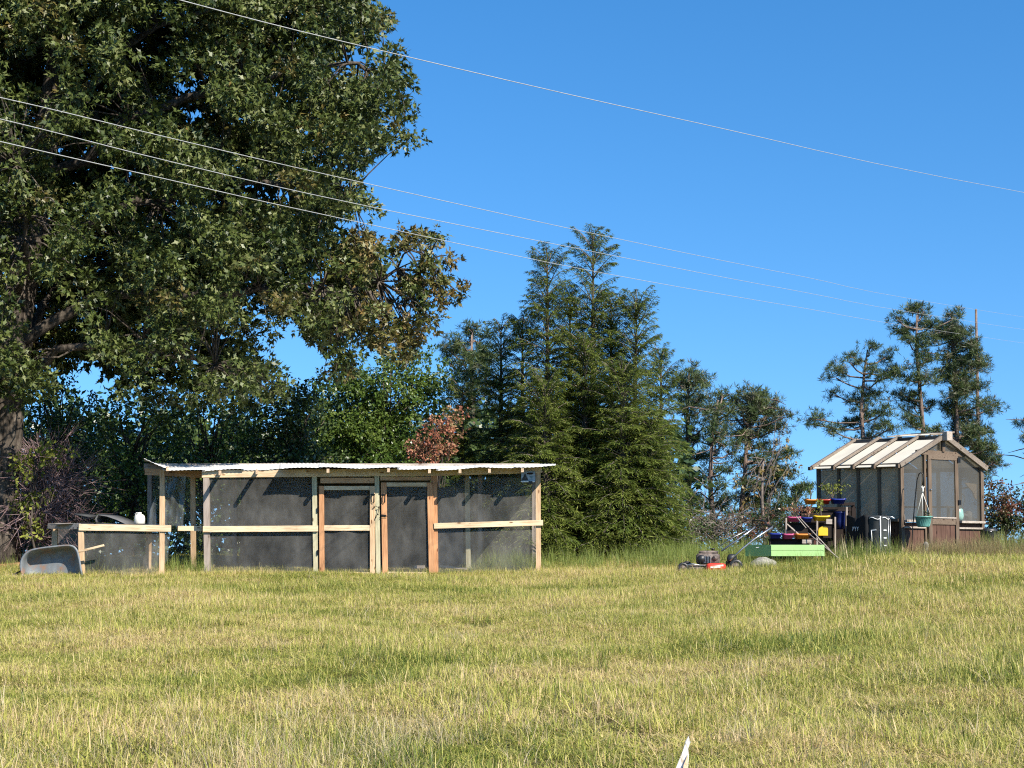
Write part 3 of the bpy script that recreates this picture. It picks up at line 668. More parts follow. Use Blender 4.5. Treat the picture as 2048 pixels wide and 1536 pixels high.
# brush pile of dead twigs by the oak
def brush(name, label, cat, px0, px1, py0, py1, Y, n, seed, mat='deadtwig', rad=.009, lo=.5, hi=1.5):
    r = np.random.default_rng(seed); base = GP((px0 + px1) / 2, Y); root = MB()
    for _ in range(n):
        a = np.array(P(r.uniform(px0, px1), r.uniform(py0, py1), Y + r.uniform(-.8, .8))); d = unit(np.array([r.normal(), r.normal() * .6, r.normal() * .8 + .4])); L = r.uniform(lo, hi)
        m_ = a + d * L * .5 + r.normal(size=3) * .1; e = a + d * L; e[2] -= .15 * L
        root.tube([a, m_, e], [rad, rad * .75, rad * .35], 3, False)
        for _k in range(3):
            d2 = unit(d + r.normal(size=3) * .7); root.tube([m_, m_ + d2 * L * .35], [rad * .6, rad * .25], 3, False)
    o = root.build(name, M[mat], None, base); return tag(o, label, cat)


brush('brush_pile', 'tangle of dead purple brown twigs between oak trunk and low pen', 'brush pile', 30, 135, 930, 1090, 30.6, 620, 81)
brush('brush_pile', 'pale dead sticks behind the red mower under the pines', 'brush pile', 1380, 1480, 1020, 1095, 33.5, 90, 82, 'twig', .011, .3, .9)


# ------------------------------------------------------------------ the chicken run
def bd(name, a, b, wpx, mat, parent, Y=28.0, d=.04, Y2=None, bevel=.004, label=None, prot=None):
    """a board of lumber between two photo points at depth Y, wpx wide"""
    A = P(a[0], a[1], Y); B = P(b[0], b[1], Y2 if Y2 is not None else Y)
    o = MB().bar(A, B, wpx * Y / FPX, d).build(name, M[mat], parent, bevel=bevel)
    if label: o['label'] = label
    return o


def sheet_mesh(name, c4, mat, parent, nx=14, ny=14, wob=.015, seed=0):
    """a loosely stretched sheet between four corners (tl, tr, br, bl)"""
    r = np.random.default_rng(seed); tl, tr, br_, bl = [np.array(c) for c in c4]; u = np.linspace(0, 1, nx)[None, :, None]; v = np.linspace(0, 1, ny)[:, None, None]
    V = (tl * (1 - u) + tr * u) * (1 - v) + (bl * (1 - u) + br_ * u) * v; a, b, c = r.uniform(0, 6, 3)
    V[..., 1] += wob * (np.sin(u[..., 0] * 9 + a + v[..., 0] * 3) + .6 * np.sin(v[..., 0] * 13 + b - u[..., 0] * 5)) * np.sin(np.pi * u[..., 0]) * np.sin(np.pi * v[..., 0])
    i = np.arange(nx * ny).reshape(ny, nx); F = np.stack([i[:-1, :-1], i[1:, :-1], i[1:, 1:], i[:-1, 1:]], -1).reshape(-1, 4)
    return np_mesh(name, V.reshape(-1, 3), F, M[mat] if isinstance(mat, str) else mat, parent, smooth=True)


def quad_px(x0, y0, x1, y1, Y, Yb=None, dy=(0, 0, 0, 0)):
    return [P(x0, y0 + dy[0], Y), P(x1, y0 + dy[1], Y), P(x1, y1 + dy[2], Y), P(x0, y1 + dy[3], Y)]


YF, YB = 28.0, 30.1
coop = empty('chicken_run', GP(690, 29), 'long screened chicken run with pale tin roof and two doors', 'chicken run')
# uprights on the front
bd('post', (413, 952), (415, 1158), 12, 'grey_v', coop, YF, .09, label='greyed corner post at the left end of the front')
bd('post', (629, 945), (632, 1160), 9.5, 'treated_v', coop, YF, .09, label='green treated post left of the first door')
bd('post', (754, 950), (757, 1160), 9, 'treated_v', coop, YF, .09, label='green treated post between the two doors')
bd('post', (868, 950), (871, 1160), 12, 'cedar_v', coop, YF + .01, .09, label='reddish post right of the second door')
bd('post', (934, 948), (937, 1142), 9.5, 'treated_v', coop, YF + 1.0, .09, label='post standing inside the run behind the screen')
bd('post', (1076, 945), (1077, 1148), 10, 'pine_v', coop, YF, .09, label='corner post at the right end')
# back and left end uprights
for i, px in enumerate((300, 470, 640, 800, 960, 1068)):
    bd('post', (px, 948), (px, 1135), 8.5, 'grey_v', coop, YB, .09)
bd('post', (325, 940), (324, 1160), 10, 'pine_v', coop, 28.35, .06, label='left end post with a board splice')
bd('post', (386, 950), (387, 1135), 10, 'pine_v', coop, 28.9, .06)
# header beam in two lengths, doubled over the doors, and mid rails
bd('header_beam', (404, 948), (640, 946), 15, 'pine_h', coop, YF - .03, .04)
bd('header_beam', (640, 946), (872, 944), 15, 'pine_h', coop, YF - .028, .04)
bd('header_beam', (872, 944), (1083, 938), 15, 'pine_h', coop, YF - .03, .04)
bd('header_beam', (290, 943), (415, 950), 13, 'cedar_h', coop, 28.6, .04, label='shaded beam of the left end bay')
bd('header_beam', (288, 934), (1080, 934), 14, 'grey_h', coop, YB, .04, label='back beam under the roof')
bd('rail', (406, 1058.5), (636, 1057), 12, 'pine_h', coop, YF - .07, .045)
bd('rail', (868, 1052), (1086, 1045.5), 11, 'pine_h', coop, YF - .07, .045)
bd('rail', (356, 1057), (404, 1057), 10, 'pine_h', coop, 28.25, .045, label='short rail joining low pen and run')
bd('rail', (410, 1052), (860, 1050), 9, 'grey_h', coop, YB, .04)
bd('lintel', (641, 961), (752, 961), 11, 'cedar_h', coop, YF, .04)
bd('lintel', (760, 957), (862, 957), 8, 'cedar_h', coop, YF, .04)
# screens
scr = [(419, 954, 625, 1052), (419, 1064, 625, 1150), (876, 955, 1071, 1047), (876, 1059, 1071, 1146)]
for i, (a, b, c, d_) in enumerate(scr):
    sheet_mesh('screen', quad_px(a, b, c, d_, YF - .01), 'screen', coop, 14, 12, .012, i)
sheet_mesh('screen', quad_px(300, 950, 470, 1135, YB), 'screen', coop, 12, 12, .02, 7)
sheet_mesh('screen', quad_px(925, 948, 1068, 1135, YB), 'screen', coop, 12, 12, .02, 8)
A = P(1077, 950, YF); B = P(1068, 948, YB); C_ = P(1068, 1135, YB); D_ = P(1077, 1146, YF)
sheet_mesh('screen', [A, B, C_, D_], 'screen', coop, 10, 12, .01, 9)
sheet_mesh('film', [P(330, 954, 28.35), P(372, 952, 28.5), P(366, 1052, 28.5), P(326, 1050, 28.35)], 'film', coop, 16, 12, .06, 10)['label'] = 'torn clear plastic film hanging in the left end bay'
sheet_mesh('film', [P(300, 1020, 28.4), P(312, 990, 28.45), P(316, 1056, 28.45), P(296, 1056, 28.4)], 'film', coop, 6, 6, .03, 12)
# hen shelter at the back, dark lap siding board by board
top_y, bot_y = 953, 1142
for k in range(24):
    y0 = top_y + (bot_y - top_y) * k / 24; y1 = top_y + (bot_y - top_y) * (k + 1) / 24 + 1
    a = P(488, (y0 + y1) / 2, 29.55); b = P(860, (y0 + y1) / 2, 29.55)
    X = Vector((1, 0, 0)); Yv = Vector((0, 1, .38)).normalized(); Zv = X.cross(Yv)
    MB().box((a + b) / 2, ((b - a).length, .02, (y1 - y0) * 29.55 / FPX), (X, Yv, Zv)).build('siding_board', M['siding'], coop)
mbp = MB()
for k in range(7):
    x0 = 864 + k * 9
    mbp.prism([P(x0, 975 - 0 * k, 29.5), P(x0 + 8.3, 975, 29.5), P(x0 + 8.3, 1140, 29.5), P(x0, 1140, 29.5)], (0, .02, 0))
mbp.build('shelter_door', M['slate'], coop)
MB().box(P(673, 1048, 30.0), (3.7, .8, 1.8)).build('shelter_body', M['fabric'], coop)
bd('perch', (880, 1132), (935, 1138), 4, 'grey_h', coop, 28.7, .05); bd('perch', (828, 1134), (850, 1134), 6, 'grey_h', coop, 28.6, .1)


# the two doors
def door(x0, x1, ytop, ybot, lean, mid=None, left_mat='cedar_v', right_mat='pine_v', wl=10, wr=10, seed=0, lab='', top_mat='pine_h'):
    """a screened door hung from the run: its own stiles and rails as sub-parts"""
    dr = MB().prism([P(x0 + wl, ytop, YF - .045), P(x0 + wl, ytop + 8, YF - .045), P(x1 - wr, ytop + 8, YF - .045), P(x1 - wr, ytop, YF - .045)][::-1], (0, .035, 0)).build('door', M[top_mat], coop, bevel=.003)
    dr['label'] = lab
    bd('stile', (x0 + wl / 2, ytop), (x0 + wl / 2 + lean[0], ybot), wl, left_mat, dr, YF - .05, .04); bd('stile', (x1 - wr / 2, ytop), (x1 - wr / 2 + lean[1], ybot), wr, right_mat, dr, YF - .05, .04)
    if mid: bd('door_rail', (x0 + wl, mid), (x1 - wr, mid), 11, 'pine_h', dr, YF - .045, .03)
    bd('door_rail', (x0 + wl, ybot - 3), (x1 - wr, ybot - 2), 5, 'pine_h', dr, YF - .045, .03)
    sheet_mesh('screen', [P(x0 + wl, ytop + 6, YF - .015), P(x1 - wr, ytop + 6, YF - .015), P(x1 - wr + lean[1], ybot - 4, YF - .015), P(x0 + wl + lean[0], ybot - 4, YF - .015)], 'screen', dr, 12, 16, .02, seed)
    return dr


d1 = door(638, 750, 972, 1149, (1, 0), 1056, 'cedar_v', 'pine_v', 10, 10, 31, 'left door with a middle rail')
d2 = door(762, 866, 965, 1149, (3, 4), None, 'cedar_v', 'cedar_v', 11, 12, 32, 'right door, its right stile leaning')


def pull(cx, cy, parent):
    mb = MB(); pts = [P(cx - 2, cy - 8, YF - .075), P(cx - 3, cy - 2, YF - .09), P(cx - 2.5, cy + 6, YF - .09), P(cx, cy + 9, YF - .09), P(cx + 2.5, cy + 6, YF - .09), P(cx + 2.5, cy - 8, YF - .075)]
    mb.tube(pts, .007, 6); mb.bar(P(cx - 4.5, cy - 9, YF - .08), P(cx + 4, cy - 9, YF - .08), .02, .02); mb.build('handle', M['blackmetal'], parent)


pull(746, 998, d1); pull(767.5, 998, d2)
MB().tube([P(747, 1014, YF - .1), P(752, 1012, YF - .1), P(758, 1016, YF - .1), P(756, 1026, YF - .1), P(751, 1036, YF - .1), P(750, 1040, YF - .08)], .006, 5).lathe(P(758, 1014, YF - .1), [(0, -.015), (.016, 0), (0, .015)], 8).lathe(P(756, 1029, YF - .1), [(0, -.02), (.014, 0), (0, .02)], 8).lathe(P(748, 1014.5, YF - .1), [(0, -.015), (.018, 0), (0, .015)], 8).build('latch_chain', M['blackmetal'], coop)
MB().bar(P(763, 1030, YF - .09), P(773, 1031, YF - .09), .022, .01).tube([P(763, 1033, YF - .1), P(775, 1033, YF - .1)], .005, 5).build('latch', M['blackmetal'], d2)
for yy in (1020, 1105): MB().box(P(635, yy, YF - .06), (.02, .03, .09)).build('hinge', M['blackmetal'], d1)


# corrugated roof sheets, each its own piece, and the rafters under them
def roof_sheet(x0, x1, yf0, yf1, yb0, yb1, seed, curl=0, Yf=27.55, Yb=30.5):
    r = np.random.default_rng(seed); nx, ny = 90, 10; u = np.linspace(0, 1, nx); v = np.linspace(0, 1, ny)
    V = np.zeros((ny, nx, 3)); ph = r.uniform(0, 6)
    for j, vv in enumerate(v):
        Y = Yf + (Yb - Yf) * vv; a = np.array(P(x0 + (0 if vv < .5 else 0), yf0 * (1 - vv) + yb0 * vv, Y)); b = np.array(P(x1, yf1 * (1 - vv) + yb1 * vv, Y))
        q = a + (b - a) * u[:, None]; wid = (b - a)[0]
        q[:, 2] += .0035 * np.sin(u * wid / .076 * 2 * math.pi) + .018 * (1 - vv) * np.sin(u * 3.1 + ph) + curl * (1 - u) ** 2 * .05
        V[j] = q
    i = np.arange(nx * ny).reshape(ny, nx); F = np.stack([i[:-1, :-1], i[:-1, 1:], i[1:, 1:], i[1:, :-1]], -1).reshape(-1, 4)
    o = np_mesh('roof_sheet', V.reshape(-1, 3), F, M['roofm'], coop, smooth=True)
    s = o.modifiers.new('solid', 'SOLIDIFY'); s.thickness = .006; return o


xs = [330, 408, 486, 564, 642, 720, 798, 876, 954, 1032, 1108]
yf = [938, 941, 938.5, 937, 935.5, 934.5, 936, 938.5, 935.5, 933, 930.5]
yb = [930, 929, 927, 926, 926, 928, 930, 931, 929.5, 928, 927.5]
rng2 = np.random.default_rng(3)
for i in range(len(xs) - 1):
    roof_sheet(xs[i] - 4, xs[i + 1] + 3, yf[i], yf[i + 1], yb[i], yb[i + 1], 50 + i, Yf=(27.9 if i < 3 else 27.5) + rng2.uniform(-.05, .05))
o = roof_sheet(288, 338, 918, 936, 922, 930, 70, 0, 27.7); o['label'] = 'curled up left end sheet'
for px, yt in ((440, 947), (514, 945), (656, 942), (777, 941), (859, 943), (920, 943), (979, 942), (1045, 941)):
    a = P(px, yt - .5, 27.40); b = P(px, 937, 30.4)
    MB().bar(a, b, .05, .07, (0, 0, 1)).build('rafter', M['pine_y'], coop)
MB().bar(P(335, 938, 27.7), P(335, 936, 30.4), .05, .07, (0, 0, 1)).build('rafter', M['pine_y'], coop)

# plate hung on the screen
sg = empty('metal_sign', P(1056, 952, YF - .1), 'small metal plate with an oval badge hung under the right roof corner', 'sign')
ys_ = YF - .1
M['platec'] = plain('plate_grey_blue', (0.30, 0.34, 0.37), .35, .5, .2, .2)
MB().box(P(1056.5, 952.5, ys_), (28 * ys_ / FPX, .006, 19 * ys_ / FPX)).build('plate', M['platec'], sg)
mb = MB(); c = P(1060, 947, ys_ - .005); n = 20
oval = [c + Vector((.062 * math.cos(2 * math.pi * k / n), 0, .02 * math.sin(2 * math.pi * k / n))) for k in range(n)]
mb.prism(oval, (0, -.002, 0)); mb.build('badge', M['darkwood'], sg)
MB().prism([P(1042, 961, ys_ - .005), P(1046, 955, ys_ - .005), P(1050, 946, ys_ - .005), P(1054, 954, ys_ - .005), P(1057, 961, ys_ - .005)], (0, -.002, 0)).build('emblem', M['siding'], sg)
M['teal'] = plain('teal_print', (0.10, 0.22, 0.22), .5)
tl = MB()
for k in range(3): tl.box(P(1063, 953 + 2.6 * k, ys_ - .0045), (.07 - .012 * k, .002, .011))
tl.build('print_line', M['teal'], sg)
MB().bar(P(1042, 963.5, ys_ - .012), P(1070, 963.0, ys_ - .012), .02, .03).build('lower_strip', M['white'], sg)
MB().box(P(1061, 965, ys_ - .02), (.07, .03, .05)).build('latch_block', M['siding'], sg)

# ------------------------------------------------------------------ the low pen at the left
YP = 27.6
pen = empty('low_pen', GP(220, 28), 'low screened pen joined to the left end of the run', 'animal pen')
bd('rail', (158, 1054.5), (342, 1057), 13, 'pine_h', pen, YP - .04, .04); bd('rail', (97, 1052), (160, 1053), 11, 'grey_h', pen, 28.3, .04, YP)
bd('post', (110, 1058), (108, 1165), 11, 'pine_v', pen, 28.3, .06); bd('post', (162, 1060), (165, 1166), 11, 'pine_v', pen, YP, .06)
bd('post', (298, 1062), (296, 1146), 11, 'pine_v', pen, 28.9, .06); bd('post', (325, 1062), (323, 1148), 9.5, 'pine_v', pen, YP, .06)
bd('sill_board', (168, 1159), (325, 1150), 4, 'grey_h', pen, YP, .05); bd('back_rail', (110, 1050), (335, 1052), 8, 'grey_h', pen, 29.2, .04)
bd('post', (112, 1052), (112, 1140), 8, 'grey_v', pen, 29.2, .05)
sheet_mesh('screen', quad_px(168, 1061, 321, 1156, YP - .01), 'screen', pen, 14, 8, .02, 41)
sheet_mesh('screen', [P(113, 1058, 28.3), P(160, 1060, YP), P(160, 1160, YP), P(113, 1150, 28.3)], 'screen', pen, 8, 8, .02, 42)
sheet_mesh('screen', quad_px(112, 1056, 325, 1140, 29.2), 'screen', pen, 14, 8, .02, 43)
sheet_mesh('film', [P(325, 1062, YP), P(341, 1062, YP), P(336, 1120, YP + .1), P(325, 1135, YP)], 'film', pen, 5, 8, .03, 44)


def curved_sheet(name, pts_front, Yf, Yb, dz, mat, label, cat, th=.012):
    mb = MB(); a = [P(x, y, Yf) for x, y in pts_front]; b = [P(x, y, Yf) + Vector((0, Yb - Yf, dz)) for x, y in pts_front]
    n = len(a); mb.raw(a + b, [(i, i + 1, n + i + 1, n + i) for i in range(n - 1)], True)
    o = mb.build(name, mat, None, a[n // 2]); s = o.modifiers.new('s', 'SOLIDIFY'); s.thickness = th; return tag(o, label, cat)


curved_sheet('plastic_sheet', [(191, 1045), (190, 1037), (196, 1029), (214, 1032), (234, 1039), (252, 1048)], YP + .05, YP + 1.0, .03, M['slate'], 'bent grey plastic sheet lying on the low pen', 'sheet')
curved_sheet('dark_board', [(149, 1027), (162, 1029), (180, 1032)], YP + .6, YP + 1.3, .03, M['siding'], 'small dark board on top of the low pen, left of the bent sheet', 'board', .03)
curved_sheet('pen_cover', [(100, 1049), (130, 1047), (160, 1046), (200, 1046), (250, 1049), (300, 1051)], YP + .1, YP + 1.6, .02, M['slate'], 'thin dark cover spread over the top of the low pen', 'cover', .01)
c = P(279, 1048, YP + .1)
mb = MB(); wj = .098
for z0, rr, in (): pass
prof = [(.085, 0), (.1, .01), (.1, .1), (.09, .15), (.07, .17), (.036, .185), (.03, .2), (.03, .215), (0, .215)]
mb.lathe(c, prof, 18); jug = mb.build('jug', M['cream'], None, c); tag(jug, 'white plastic jug standing on the low pen rail', 'jug')
jh = MB().tube([c + Vector((-.07, 0, .15)), c + Vector((-.085, 0, .19)), c + Vector((-.05, 0, .205)), c + Vector((-.02, 0, .19))], .012, 6).build('handle', M['cream'], jug)
jc = MB().lathe(c + Vector((0.0, 0, .215)), [(0.033, -.02), (.033, .0), (0, .002)], 12).build('cap', M['white'], jug)

# ------------------------------------------------------------------ tipped wheelbarrow
YW = 27.0
M['tub'] = mottled('rusty_grey_tub', (0.26, 0.14, 0.08), (0.15, 0.165, 0.175), (3.2, 3.2, 3.2), .5, 7, .1, .4, 0.0, (0.20, 0.215, 0.225), .33, .46)
wb = empty('wheelbarrow', GP(100, 27.2), 'grey rust stained wheelbarrow tipped on its side, one wooden handle sticking up', 'wheelbarrow')


def rim(pts, n=56):
    """smooth closed loop through the points"""
    k = len(pts); out_ = []
    for i in range(n):
        t = i / n * k; j = int(t); f = t - j; p0, p1, p2, p3 = [Vector((*pts[(j + q) % k], 0)) for q in (-1, 0, 1, 2)]
        v = .5 * ((2 * p1) + (-p0 + p2) * f + (2 * p0 - 5 * p1 + 4 * p2 - p3) * f * f + (-p0 + 3 * p1 - 3 * p2 + p3) * f ** 3); out_.append((v.x, v.y))
    return out_


outer = rim([(52, 1163), (42, 1140), (44, 1118), (57, 1103), (78, 1097), (110, 1093), (138, 1091), (151, 1097), (157, 1112), (162, 1140), (167, 1168), (160, 1182), (120, 1188), (75, 1186)])
cx, cy = 106, 1138
def ringp(s, dx, dy, Y): return [P(cx + dx + (x - cx) * s, cy + dy + (y - cy) * s, Y) for x, y in outer]
mb = MB(); mb.loft([ringp(1.03, 0, 0, YW + .0), ringp(1.0, 0, 0, YW - .012), ringp(.975, 0, 0, YW + .0), ringp(.93, 1, 1, YW + .08), ringp(.85, 2, 1, YW + .22), ringp(.75, 2, 1, YW + .29), ringp(.4, 2, 1, YW + .30), ringp(.03, 2, 1, YW + .305)], True, False, True)
tub = mb.build('tub', M['tub'], wb); s_ = tub.modifiers.new('s', 'SOLIDIFY'); s_.thickness = .006; s_.offset = -1
MB().bar(P(120, 1113, YW + .36), P(208, 1090.5, YW + .30), .04, .04).build('handle', M['pine_h'], wb, bevel=.006)['label'] = 'wooden handle pointing up to the right'
MB().bar(P(60, 1172, YW + .5), P(150, 1168, YW + .4), .04, .04).build('handle', M['grey_h'], wb, bevel=.006)
MB().tube([P(50, 1138, YW + .2), P(26, 1150, YW + .1), P(22, 1162, YW + .1)], .018, 8).tube([P(50, 1148, YW + .05), P(24, 1155, YW)], .016, 8).build('bracket', M['blackmetal'], wb)
cwh = P(40, 1160, YW + .35); wa = Vector((.35, -.5, .75))
ty = MB()
ringn = 20; prof = [(.13 + .035 * math.cos(a), .035 * math.sin(a)) for a in np.linspace(0, 2 * math.pi, 9)]
ty.lathe(cwh, prof, 22, wa); ty = ty.build('tyre', M['black'], wb); MB().lathe(cwh, [(0, .02), (.04, .02), (.1, .0), (.1, -.01), (0, -.02)], 18, wa).build('wheel_rim', M['metal'], wb)

# ------------------------------------------------------------------ greenhouse
GA = R(33); GC = Vector((P(1803, 1000, 28).x, 28.0, 0)); gu = Vector((math.cos(GA), math.sin(GA), 0)); gv = Vector((-math.sin(GA), math.cos(GA), 0))
GW, GL = 2.31, 2.22; up = Vector((0, 0, 1)); ZB, ZE, ZR = 1.60, 3.40, 3.97


def G(u, v, z): return GC + gu * u + gv * v + up * (z + .03 * v)


def Uof(px): s = (px - 1024) / FPX; return (28 * s - GC.x) / (gu.x - gu.y * s)


def Zof(py, u, v=0): q = G(u, v, 0); yc = (768 - py) / FPX + SHIFT * 2048 / FPX; return P(1024, py, q.y).z - .03 * v


gh = empty('greenhouse', G(GW / 2, GL / 2, g(8, 28.5)), 'brown wooden greenhouse with cloudy panes and white roof panels', 'greenhouse')


def gb(name, a, b, w, d, mat, side=None, parent=None, bevel=.004):
    return MB().bar(G(*a), G(*b), w, d, side if side is not None else tuple(gv)).build(name, M[mat], parent or gh, bevel=bevel)


zg = 1.55
# corner posts and gable frame
gb('post', (0.035, .035, zg), (0.035, .035, ZE), .085, .07, 'brown_v'); gb('post', (GW - .035, .035, zg), (GW - .035, .035, ZE), .085, .07, 'brown_v')
gb('post', (0.035, GL - .035, zg), (0.035, GL - .035, ZE), .07, .07, 'brown_v'); gb('post', (GW - .035, GL - .035, zg), (GW - .035, GL - .035, ZE), .07, .07, 'brown_v')
uL, uR = Uof(1852), Uof(1916)
zh = Zof(907, uL); gb('door_post', (uL, .03, zg), (uL, .03, zh), .05, .06, 'brown_v'); gb('door_post', (uR, .03, zg), (uR, .03, zh), .05, .06, 'brown_v')
uh0, uh1 = Uof(1836), Uof(1932); gb('header', (uh0, .02, zh + .02), (uh1, .02, zh + .02), .085, .05, 'brown_h')
um = GW / 2
for v0 in (-.04, GL + .04):
    gb('gable_rafter', (-.08, v0, ZE - .035), (um, v0, ZR), .08, .06, 'rafter_b'); gb('gable_rafter', (GW + .05, v0, ZE - .02), (um, v0, ZR), .10, .06, 'rafter_b')
gb('king_post', (um, -.005, zh + .05), (um, -.005, ZR - .08), .075, .05, 'brown_v')
MB().box(G(um, -.12, ZR - .01), (.155, .12, .18), (gu, gv, up)).build('ridge_block', M['grey_h'], gh, bevel=.012)
gb('ridge_beam', (um, -.06, ZR - .05), (um, GL + .04, ZR - .05), .04, .12, 'rafter_b', tuple(up))
# sill, brown panels and plinth
usl = Uof(1808); zs = Zof(1042, .3)


def planks(u0, u1, z0, z1, vv, n, parent=None, side='g'):
    for k in range(n):
        a = u0 + (u1 - u0) * k / n; b = u0 + (u1 - u0) * (k + 1) / n - .006
        if side == 'g': q = [G(a, vv, z0), G(b, vv, z0), G(b, vv, z1), G(a, vv, z1)]; off = gv * .015
        else: q = [G(vv, b, z0), G(vv, a, z0), G(vv, a, z1), G(vv, b, z1)]; off = gu * .015
        MB().prism(q, off).build('plank', M['redpanel'], parent or gh)


planks(.08, uL - .03, zg, zs - .04, .03, 6); planks(uR + .03, GW - .08, zg, zs - .04, .03, 6)
for (a, b) in ((.06, uL - .02), (uR + .02, GW - .06)):
    zz = Zof(1042, a) if a < 1 else Zof(1045, a)
    gb('sill', (a, -.03, zs), (b, -.03, zs), .045, .10, 'grey_h'); gb('rail', (a, .01, zs - .12), (b, .01, zs - .12), .035, .05, 'grey_h')
# gable panes
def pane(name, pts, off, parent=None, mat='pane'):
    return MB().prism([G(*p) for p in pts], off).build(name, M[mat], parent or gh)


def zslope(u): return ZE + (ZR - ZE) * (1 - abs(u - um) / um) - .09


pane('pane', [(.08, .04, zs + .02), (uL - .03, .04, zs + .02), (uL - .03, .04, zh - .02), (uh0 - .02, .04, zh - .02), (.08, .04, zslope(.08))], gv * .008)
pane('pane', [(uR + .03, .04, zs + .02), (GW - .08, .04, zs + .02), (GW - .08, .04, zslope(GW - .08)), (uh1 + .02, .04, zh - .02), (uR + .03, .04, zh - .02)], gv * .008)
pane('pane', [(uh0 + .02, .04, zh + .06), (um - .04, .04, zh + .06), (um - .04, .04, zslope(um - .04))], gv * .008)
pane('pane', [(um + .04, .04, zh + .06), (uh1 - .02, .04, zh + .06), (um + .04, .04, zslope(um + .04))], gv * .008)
# door
ud0, ud1 = uL + .035, uR - .03; zdt = Zof(914, ud0); zgb = Zof(1035, ud0)
gd = MB().bar(G(ud0, -.03, zdt), G(ud1, -.03, zdt), .085, .04, tuple(gv)).build('door', M['brown_h'], gh, bevel=.004)
gb('stile', (ud0 + .04, -.03, zg + .1), (ud0 + .04, -.03, zdt - .045), .09, .04, 'brown_v', None, gd); gb('stile', (ud1 - .04, -.03, zg + .1), (ud1 - .04, -.03, zdt - .045), .09, .04, 'brown_v', None, gd)
gb('door_rail', (ud0 + .09, -.03, zgb - .07), (ud1 - .09, -.03, zgb - .07), .12, .036, 'brown_h', None, gd); gb('glazing_bead', (ud0 + .09, -.055, zgb), (ud1 - .09, -.055, zgb), .025, .02, 'grey_h', None, gd)
gb('door_rail', (ud0 + .09, -.03, zg + .15), (ud1 - .09, -.03, zg + .15), .1, .036, 'brown_h', None, gd)
pane('pane', [(ud0 + .085, -.03, zgb), (ud1 - .085, -.03, zgb), (ud1 - .085, -.03, zdt - .04), (ud0 + .085, -.03, zdt - .04)], gv * .008, gd)
planks(ud0 + .09, ud1 - .09, zg + .2, zgb - .13, -.025, 5, gd)
for py in (921, 1005): MB().box(G(ud1 + .01, -.06, Zof(py, ud1)), (.075, .02, .09), (gu, gv, up)).build('hinge', M['blackmetal'], gd)
MB().lathe(G(ud0 + .035, -.06, Zof(979, ud0)), [(0, .03), (.018, .02), (.018, 0), (.008, -.01)], 10, tuple(-gv)).build('door_knob', M['metal'], gd)
# long side (left, shaded) and the far sides
def Vof(px): s = (px - 1024) / FPX; return (GC.x - 28 * s) / (gv.y * s - gv.x)


vs_ = [Vof(x) for x in (1800, 1758, 1716, 1677, 1636)]
zs2 = zs + .01
for k, v_ in enumerate(vs_[1:-1]): gb('post', (.03, v_, zg), (.03, v_, ZE - .03), .06, .06, 'brown_v', tuple(gu))
gb('wall_plate', (.03, .07, ZE - .03), (.03, GL - .07, ZE - .03), .09, .06, 'brown_h', tuple(gu)); gb('sill', (.0, .07, zs2), (.0, GL - .07, zs2), .05, .09, 'brown_h', tuple(gu))
gb('wall_plate', (GW - .03, .07, ZE - .03), (GW - .03, GL - .07, ZE - .03), .09, .06, 'brown_h', tuple(gu)); gb('sill', (GW, .07, zs2), (GW, GL - .07, zs2), .05, .09, 'brown_h', tuple(gu))
vb = [.07] + vs_[1:-1] + [GL - .07]
for a, b in zip(vb[:-1], vb[1:]):
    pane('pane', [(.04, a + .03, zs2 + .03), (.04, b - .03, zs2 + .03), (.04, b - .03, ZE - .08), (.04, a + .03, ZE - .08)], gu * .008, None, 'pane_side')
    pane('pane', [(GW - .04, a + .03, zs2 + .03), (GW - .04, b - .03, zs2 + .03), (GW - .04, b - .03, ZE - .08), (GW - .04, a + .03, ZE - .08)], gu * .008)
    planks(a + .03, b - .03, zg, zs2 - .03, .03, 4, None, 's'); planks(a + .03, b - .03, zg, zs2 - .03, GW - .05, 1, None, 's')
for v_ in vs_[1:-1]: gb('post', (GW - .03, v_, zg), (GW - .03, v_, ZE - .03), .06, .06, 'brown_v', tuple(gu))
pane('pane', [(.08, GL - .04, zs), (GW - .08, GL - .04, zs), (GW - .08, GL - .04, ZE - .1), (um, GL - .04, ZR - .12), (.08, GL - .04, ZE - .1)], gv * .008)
planks(.08, GW - .08, zg, zs - .02, GL - .04, 3); gb('sill', (.06, GL, zs), (GW - .06, GL, zs), .05, .08, 'brown_h')
gb('wall_plate', (.06, GL - .02, ZE), (GW - .06, GL - .02, ZE), .07, .05, 'brown_h'); gb('door_post', (um, GL - .03, zs), (um, GL - .03, ZR - .1), .06, .06, 'brown_v')
# roof: rafters, white panels, dark vent strips, one flap propped open
rv = [-.04] + vs_[1:-1] + [GL + .04]
sl_n = (gu * -(ZR - ZE) + up * um).normalized(); sr_n = (gu * (ZR - ZE) + up * um).normalized()
for v_ in vs_[1:-1]:
    gb('rafter', (-.12, v_, ZE - .02), (um, v_, ZR + .03), .055, .05, 'rafter_b', tuple(sl_n)); gb('rafter', (GW + .12, v_, ZE - .02), (um, v_, ZR + .03), .055, .05, 'rafter_b', tuple(sr_n))
for v_ in rv: MB().box(G(-.13, v_, ZE - .05), (.05, .065, .07), (gu, gv, up)).build('rafter_cap', M['brown_v'], gh)


def zr(u): return ZE - .02 + (ZR - ZE) * (u / um)


